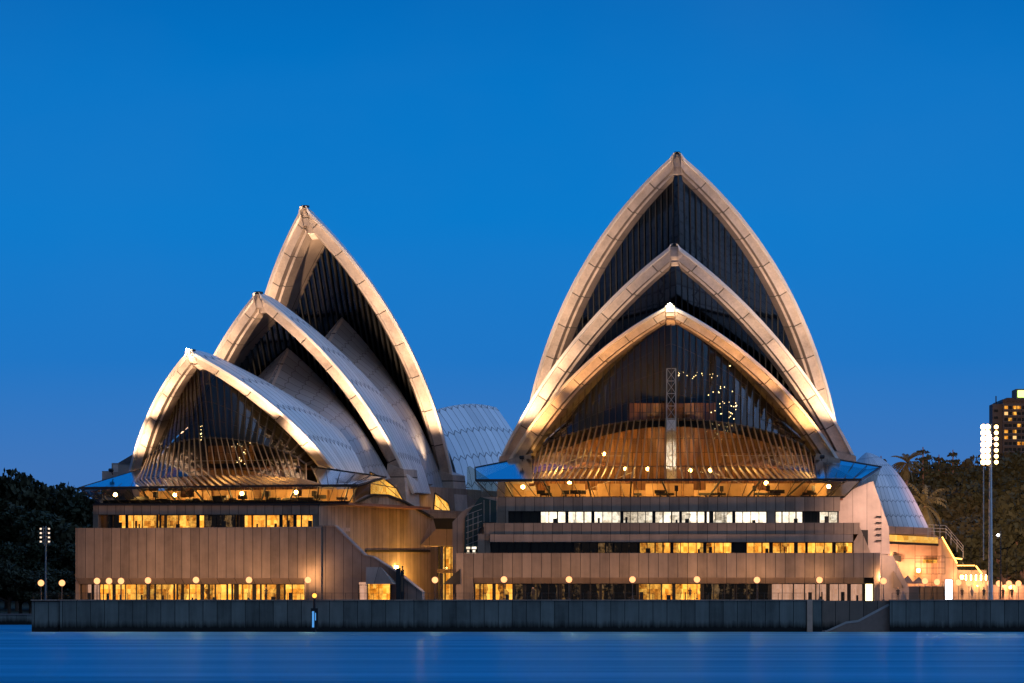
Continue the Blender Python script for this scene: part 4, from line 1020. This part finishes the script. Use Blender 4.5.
def people():
    mats = [plain('coat_dark', (.03, .03, .035), .8), plain('coat_brown', (.12, .07, .05), .8), plain('shirt_pale', (.35, .3, .27), .8)]
    skin = plain('skin', (.4, .25, .17), .6)
    # (x, Y, shirt, words)
    for x, Y, k, lb in ((1003, 612, 0, 'person in dark clothes standing by the right-hand railing near the thin pole'), (1012, 611, 1, 'person in brown top standing by the railing at the far right'),
                        (972, 613, 2, 'person in pale top standing right of the white glowing panel'), (533, 607, 0, 'person in dark clothes before the dark windows of the right podium'),
                        (266, 605.5, 0, 'person in dark clothes before the lit windows of the left podium'),
                        
                        (690, 606.5, 0, 'person in dark clothes just left of the lamp before the lit middle windows'),
                        
                        (898, 609, 0, 'person in dark clothes before the wide brown cabin'), (962, 611, 1, 'person in brown top second right of the white glowing panel'), (984, 611, 0, 'person in dark clothes beneath the tall floodlight mast')):
        X = px(x, Y); t = thing('person', lb, 'person', (X, Y, DECK))
        me = bpy.data.meshes.new('body')
        J = [((0, 0, .95), .15), ((0, 0, 1.2), .16), ((0, 0, 1.42), .15), ((0, 0, 1.53), .06), ((0, 0, 1.68), .105), ((.09, 0, .88), .1), ((.11, -.03, .5), .075), ((.11, .02, .06), .05), ((.12, -.12, .03), .04),
             ((-.09, 0, .88), .1), ((-.11, .05, .5), .075), ((-.11, .1, .06), .05), ((-.12, -.04, .03), .04), ((.2, 0, 1.4), .07), ((.26, .02, 1.12), .05), ((.24, -.08, .86), .04), ((-.2, 0, 1.4), .07), ((-.26, .02, 1.12), .05), ((-.23, -.06, .86), .04)]
        E = [(0, 1), (1, 2), (2, 3), (3, 4), (0, 5), (5, 6), (6, 7), (7, 8), (0, 9), (9, 10), (10, 11), (11, 12), (2, 13), (13, 14), (14, 15), (2, 16), (16, 17), (17, 18)]
        me.from_pydata([j[0] for j in J], E, []); o = bpy.data.objects.new('body', me); COL.objects.link(o); o.parent = t
        sk = o.modifiers.new('skin', 'SKIN'); 
        if not me.skin_vertices: me.attributes  # layer is made by the modifier
        if len(me.skin_vertices):
            for v, j in zip(me.skin_vertices[0].data, J): v.radius = (j[1], j[1]*.8)
            me.skin_vertices[0].data[0].use_root = True
        o.modifiers.new('sub', 'SUBSURF').levels = 1; me.materials.append(mats[k])
        b = MB(); b.ball((X, Y, DECK+1.69), .115, 10, 8, (1, 1.1, 1.2)); b.build('head', skin, t, smooth=True)
people()

# ------------------------------------------------------------------ small service building behind the left hall
def service_block():
    Y = 655; t = thing('service_building', 'small pale service building behind the glass canopy corner of the left hall', 'building', (px(115, Y), Y, DECK))
    m = plain('pale_blue_concrete', (.42, .42, .4), .8)
    b = MB(); b.box(px(102, Y), px(112, Y), Y, Y+8, DECK, pz(471, Y)); b.box(px(111.5, Y), px(136, Y), Y+.2, Y+10, DECK, pz(463, Y)); b.build('wall', m, t)
    b = MB(); b.prism([pt(118, 463, Y), pt(140, 463, Y), pt(140, 450, Y)][::-1], (0, 10, 0)); b.build('sloped_roof', plain('slate_roof', (.12, .14, .16), .6), t)
    b = MB(); b.box(px(113, Y), px(118, Y), Y+.1, Y+.19, pz(472, Y), pz(464.5, Y)); b.build('window', plain('pale_blind', (.7, .7, .68), .6), t)
service_block()

# ------------------------------------------------------------------ apartment tower at the far right
def tower():
    Y = 1150; s = Y/F; t = thing('apartment_building', 'tall stepped apartment block with lit windows on the hill at the right edge', 'building', (px(1012, Y), Y, 8))
    con = plain('tower_concrete', (.075, .085, .09), .8)
    b = MB(); b.box(px(992.5, Y), px(1004, Y), Y, Y+8, 8, pz(404, Y)); b.box(px(1002.5, Y), px(1100, Y), Y-1, Y+22, 8, pz(401, Y)); b.box(px(1017, Y), px(1034, Y), Y+2, Y+12, 8, pz(388.5, Y)); b.build('wall', con, t)
    b = MB(); b.box(px(1002, Y), px(1100, Y), Y-1.6, Y+22, pz(402, Y), pz(399.5, Y)); b.box(px(1006, Y), px(1014, Y), Y-1.5, Y+5, pz(399.4, Y), pz(398, Y)); b.build('roof', 'dark', t)
    b = MB(); b.box(px(1018.5, Y), px(1026, Y), Y+1.8, Y+1.95, pz(397, Y), pz(390, Y)); b.build('roof_light', 'green', t)
    for y in range(407, 470, 6):
        b = MB(); b.box(px(1002.5, Y), px(1040, Y), Y-1.5, Y-1.02, pz(y+3.6, Y), pz(y+2.4, Y)); b.build('balcony_edge', con, t)
        for x in (1004, 1008, 1012.5, 1017, 1021.5, 1026, 1030):
            on = rnd.random() < .24
            b = MB(); b.box(px(x, Y), px(x+3.4, Y), Y-1.12, Y-1.04, pz(y+2.2, Y), pz(y-.9, Y)); b.build('window', ('warmroom' if rnd.random() < .7 else 'towerwin') if on else 'darkglass', t)
    for y in range(410, 460, 7):
        b = MB(); b.box(px(994, Y), px(998, Y), Y-.12, Y-.04, pz(y+2, Y), pz(y-.5, Y)); b.build('window', 'darkglass', t)
    b = MB(); b.tube(pt(996, 405, Y+3), pt(996, 396, Y+3), .15); b.build('antenna', 'dark', t)
MT['towerwin'] = emis('apartment_window_light', (1, .55, .2), 1.3)
tower()

# ------------------------------------------------------------------ trees
def leafmat(name, c):
    m, n, o = mat(name); p = pr(n, o, c, .75, 0, .2); g = n.nodes.new('ShaderNodeNewGeometry')
    r1 = g.outputs['Random Per Island']; k = mixc(n, r1, tuple(x*.72 for x in c), tuple(x*1.3 for x in c)); n.links.new(k, p.inputs['Base Color']); return m
LEAF = [leafmat('fig_leaves', (.030, .042, .022)), leafmat('gum_leaves', (.042, .050, .028)), leafmat('palm_fronds', (.07, .075, .035)), leafmat('pine_needles', (.025, .04, .022))]
BARK = plain('bark', (.12, .09, .07), .9)
def quad(b, p, r, nrm=None):
    nrm = nrm or Vector((rnd.gauss(0, 1), rnd.gauss(0, 1), rnd.gauss(0, 1)+.6)).normalized()
    x = nrm.orthogonal().normalized(); y = nrm.cross(x); a = rnd.random()*6.28
    u = (x*math.cos(a)+y*math.sin(a))*r; v = (y*math.cos(a)-x*math.sin(a))*r*rnd.uniform(.45, .9)
    b.face([p-u, p-v*.9, p+u*.8, p+v], [(0, 0)]*4)
def broad_proto(h, w_, nleaf, mt):
    tr = MB(); tr.tube((0, 0, -1.5), (0, 0, h*.35), h*.035, h*.024, 8); cr_ = MB(); lobes = []
    for i in range(20):
        a = rnd.random()*6.28; rr = w_*rnd.uniform(.15, .8); z = h*rnd.uniform(.38, .86); rr *= (1.15-.6*abs(z/h-.5))
        c = Vector((math.cos(a)*rr, math.sin(a)*rr, z)); lobes.append((c, w_*rnd.uniform(.16, .32)))
    lobes.append((Vector((0, 0, h*.82)), w_*.34)); lobes.append((Vector((0, 0, h*.6)), w_*.5))
    for c, r in lobes[:9]: tr.tube((0, 0, h*rnd.uniform(.22, .34)), c, h*.014, h*.004, 5)
    for i in range(nleaf):
        c, r = rnd.choice(lobes); d = Vector((rnd.gauss(0, 1), rnd.gauss(0, 1), rnd.gauss(0, 1))).normalized()
        q = r*(rnd.random()**.22)*(1+.25*noise.noise(d*2.3+c)); p = c+Vector((d.x, d.y, d.z*.72))*q
        quad(cr_, p, rnd.uniform(.28, .62))
    return tr, cr_
def pine_proto(h, w_, n):
    tr = MB(); tr.tube((0, 0, -1.5), (0, 0, h*.97), h*.02, h*.004, 7); cr_ = MB(); k = 15
    for i in range(k):
        z = h*(.18+.8*i/k); L_ = w_*(1-.86*i/k)*rnd.uniform(.75, 1.1); m_ = 7
        for j in range(m_):
            a = 6.28*(j+rnd.uniform(-.25, .25))/m_; e_ = Vector((math.cos(a)*L_, math.sin(a)*L_, z+L_*.12)); s_ = Vector((0, 0, z)); tr.tube(s_, e_, .06, .02, 3)
            for q in range(int(5+L_*4)):
                f = rnd.uniform(.15, 1); quad(cr_, s_.lerp(e_, f)+Vector((rnd.gauss(0, .22), rnd.gauss(0, .22), rnd.gauss(0, .14))), rnd.uniform(.2, .42))
    return tr, cr_
def palm_proto(h, nf, L_):
    tr = MB()
    for i in range(6): tr.tube((.05*i*i*.2, 0, h*i/6-(1 if i == 0 else 0)), (.05*(i+1)**2*.2, 0, h*(i+1)/6), .26-.015*i, .25-.015*i, 8)
    cr_ = MB(); top = Vector((.05*36*.2, 0, h))
    for j in range(nf):
        a = 6.28*j/nf+rnd.uniform(-.1, .1); el = rnd.uniform(-.9, 1.3); n = 9; prev = top; d = Vector((math.cos(a)*math.cos(el), math.sin(a)*math.cos(el), math.sin(el))); 
        for i in range(n):
            d = (d+Vector((0, 0, -.17))).normalized(); p = prev+d*L_/n; side = d.cross(Vector((0, 0, 1))).normalized(); wl = L_*.13*math.sin(math.pi*(i+1)/(n+1.5))
            for s_ in (-1, 1):
                q = prev+side*s_*wl+Vector((0, 0, -wl*.7))+d*.3; cr_.face([prev, p, q+d*.15, q], [(0, 0)]*4)
            prev = p
    return tr, cr_
def make_tree(name, proto, leaf, label, cat, group):
    t = thing(name, label, cat, (0, 0, 0), 0, group); proto[0].build('trunk', BARK, t, off=Vector((0, 0, 0))); proto[1].build('crown', leaf, t, off=Vector((0, 0, 0))); return t
LG = 'dark trees on the left shore'; RG = 'trees on the right-hand hill'
def hz(X, Y):
    s = min(1, max(0, (Y-875)/90)); return 1.2+s*(10*math.exp(-((X+165)/70)**2)+15*math.exp(-((X-150)/90)**2))
LABL = 'dark broadleaf tree on the left shore, one of the shadowed mass behind the thin mast'
LABR = 'broadleaf tree on the right-hand hill, one of the brownish lit mass behind the tall mast'
PT = [make_tree('broadleaf_tree', broad_proto(17, 8.5, 5200, 0), LEAF[0], LABL, 'tree', LG), make_tree('broadleaf_tree', broad_proto(14, 7.5, 4600, 0), LEAF[1], LABL, 'tree', LG),
      make_tree('broadleaf_tree', broad_proto(20, 8.5, 5600, 0), LEAF[0], LABL, 'tree', LG)]
used = set()
def put(k, x, ytop, Y, group, label, sc=None):
    """stand tree k at sighting column x and distance Y so that its top reaches ytop"""
    X = px(x, Y); g0 = hz(X, Y); H0 = (17, 14, 20)[k]; s = (pz(ytop, Y)-g0)/H0
    if k not in used: t = PT[k]; used.add(k)
    else: t = copy_tree(PT[k])
    t.location = (X, Y, g0); t.rotation_euler = (0, 0, rnd.random()*6.28); s2 = sc or min(1.35, max(.75, s)); t.scale = (s2*rnd.uniform(.95, 1.15), s2*rnd.uniform(.95, 1.15), s)
    t['group'] = group; t['label'] = label; return t
# left shore: skyline falls from left to right
top = lambda x: 466+max(0, x)*.26+((x > 22)*4)
for x in range(-30, 116, 13):
    put(rnd.randrange(3), x+rnd.uniform(-3, 3), {True: 484, False: top(x)+rnd.uniform(-7, 9)}[x > 72], 985+rnd.uniform(-15, 15), LG, LABL)
for x in range(-22, 120, 15): put(rnd.randrange(3), x+rnd.uniform(-3, 3), top(x)+28+rnd.uniform(-6, 6), 945+rnd.uniform(-6, 6), LG, LABL)
for x in range(-24, 120, 14): put(rnd.randrange(3), x+rnd.uniform(-3, 3), 540+rnd.uniform(-8, 10), 910+rnd.uniform(-5, 5), LG, LABL)
for x in range(-28, 120, 12): put(1, x+rnd.uniform(-3, 3), 566+rnd.uniform(-8, 8), 885+rnd.uniform(-4, 4), LG, LABL, .8)
# right-hand hill
def rtop(x):
    P_ = [(860, 500), (880, 476), (900, 462), (915, 468), (930, 452), (945, 460), (955, 446), (975, 448), (990, 452), (1010, 450), (1040, 440)]
    for (a, b), (c, d) in zip(P_[:-1], P_[1:]):
        if a <= x <= c: return b+(d-b)*(x-a)/(c-a)
    return 446
for x in range(888, 1052, 11): put(rnd.randrange(3), x+rnd.uniform(-3, 3), rtop(x)+rnd.uniform(-5, 13), 985+rnd.uniform(-12, 12), RG, LABR)
for x in range(905, 1056, 14): put(rnd.randrange(3), x+rnd.uniform(-3, 3), rtop(x)+30+rnd.uniform(-5, 6), 940+rnd.uniform(-6, 6), RG, LABR)
for x in range(912, 1056, 14): put(rnd.randrange(3), x+rnd.uniform(-3, 3), 520+rnd.uniform(-10, 8), 905+rnd.uniform(-5, 5), RG, LABR)
for x in range(940, 1056, 13): put(1, x+rnd.uniform(-3, 3), 552+rnd.uniform(-8, 8), 885+rnd.uniform(-4, 4), RG, LABR, .85)
for x, y, lb in ((1004, 500, 'large rounded tree lit orange right of the tall mast, before the darker hill trees'), (1022, 478, 'large tree lit orange at the right edge below the apartment block')):
    t = put(0, x, y, 880, 'orange-lit trees right of the mast', lb, 1.25)
pp = make_tree('pine_tree', pine_proto(22, 5.0, 0), LEAF[3], 'dark conical pine on the skyline right of the tall palm', 'tree', 'pines on the right-hand skyline')
def put_s(t, x, ytop, Y, H0, lb=None):
    X = px(x, Y); g0 = hz(X, Y); s = (pz(ytop, Y)-g0)/H0; t.location = (X, Y, g0); t.scale = (s, s, s); t.rotation_euler = (0, 0, rnd.random()*6)
    if lb: t['label'] = lb
put_s(pp, 923, 443, 975, 22)
put_s(copy_tree(pp), 953, 446, 975, 22, 'dark conical pine on the skyline, left of the pair beside the tall mast'); put_s(copy_tree(pp), 939, 451, 978, 22, 'shorter dark pine on the skyline between its two neighbours')
put_s(copy_tree(pp), 881, 452, 975, 22, 'dark pine just above the curved white shell at the right')
pm = make_tree('palm_tree', palm_proto(16, 34, 2.3), LEAF[2], 'tall slim palm with a ragged head on the skyline above the white curved shell', 'palm', None)
put_s(pm, 905, 447, 930, 18)
def palm2():
    t = make_tree('palm_tree', palm_proto(9, 46, 3.1), LEAF[2], 'shorter palm lit orange with a full head right of the white curved shell', 'palm', None); put_s(t, 922, 475, 800, 11.5)
    t.location.z = DECK; s = (pz(476, 800)-DECK)/11.8; t.scale = (s*.75, s*.75, s)
palm2()
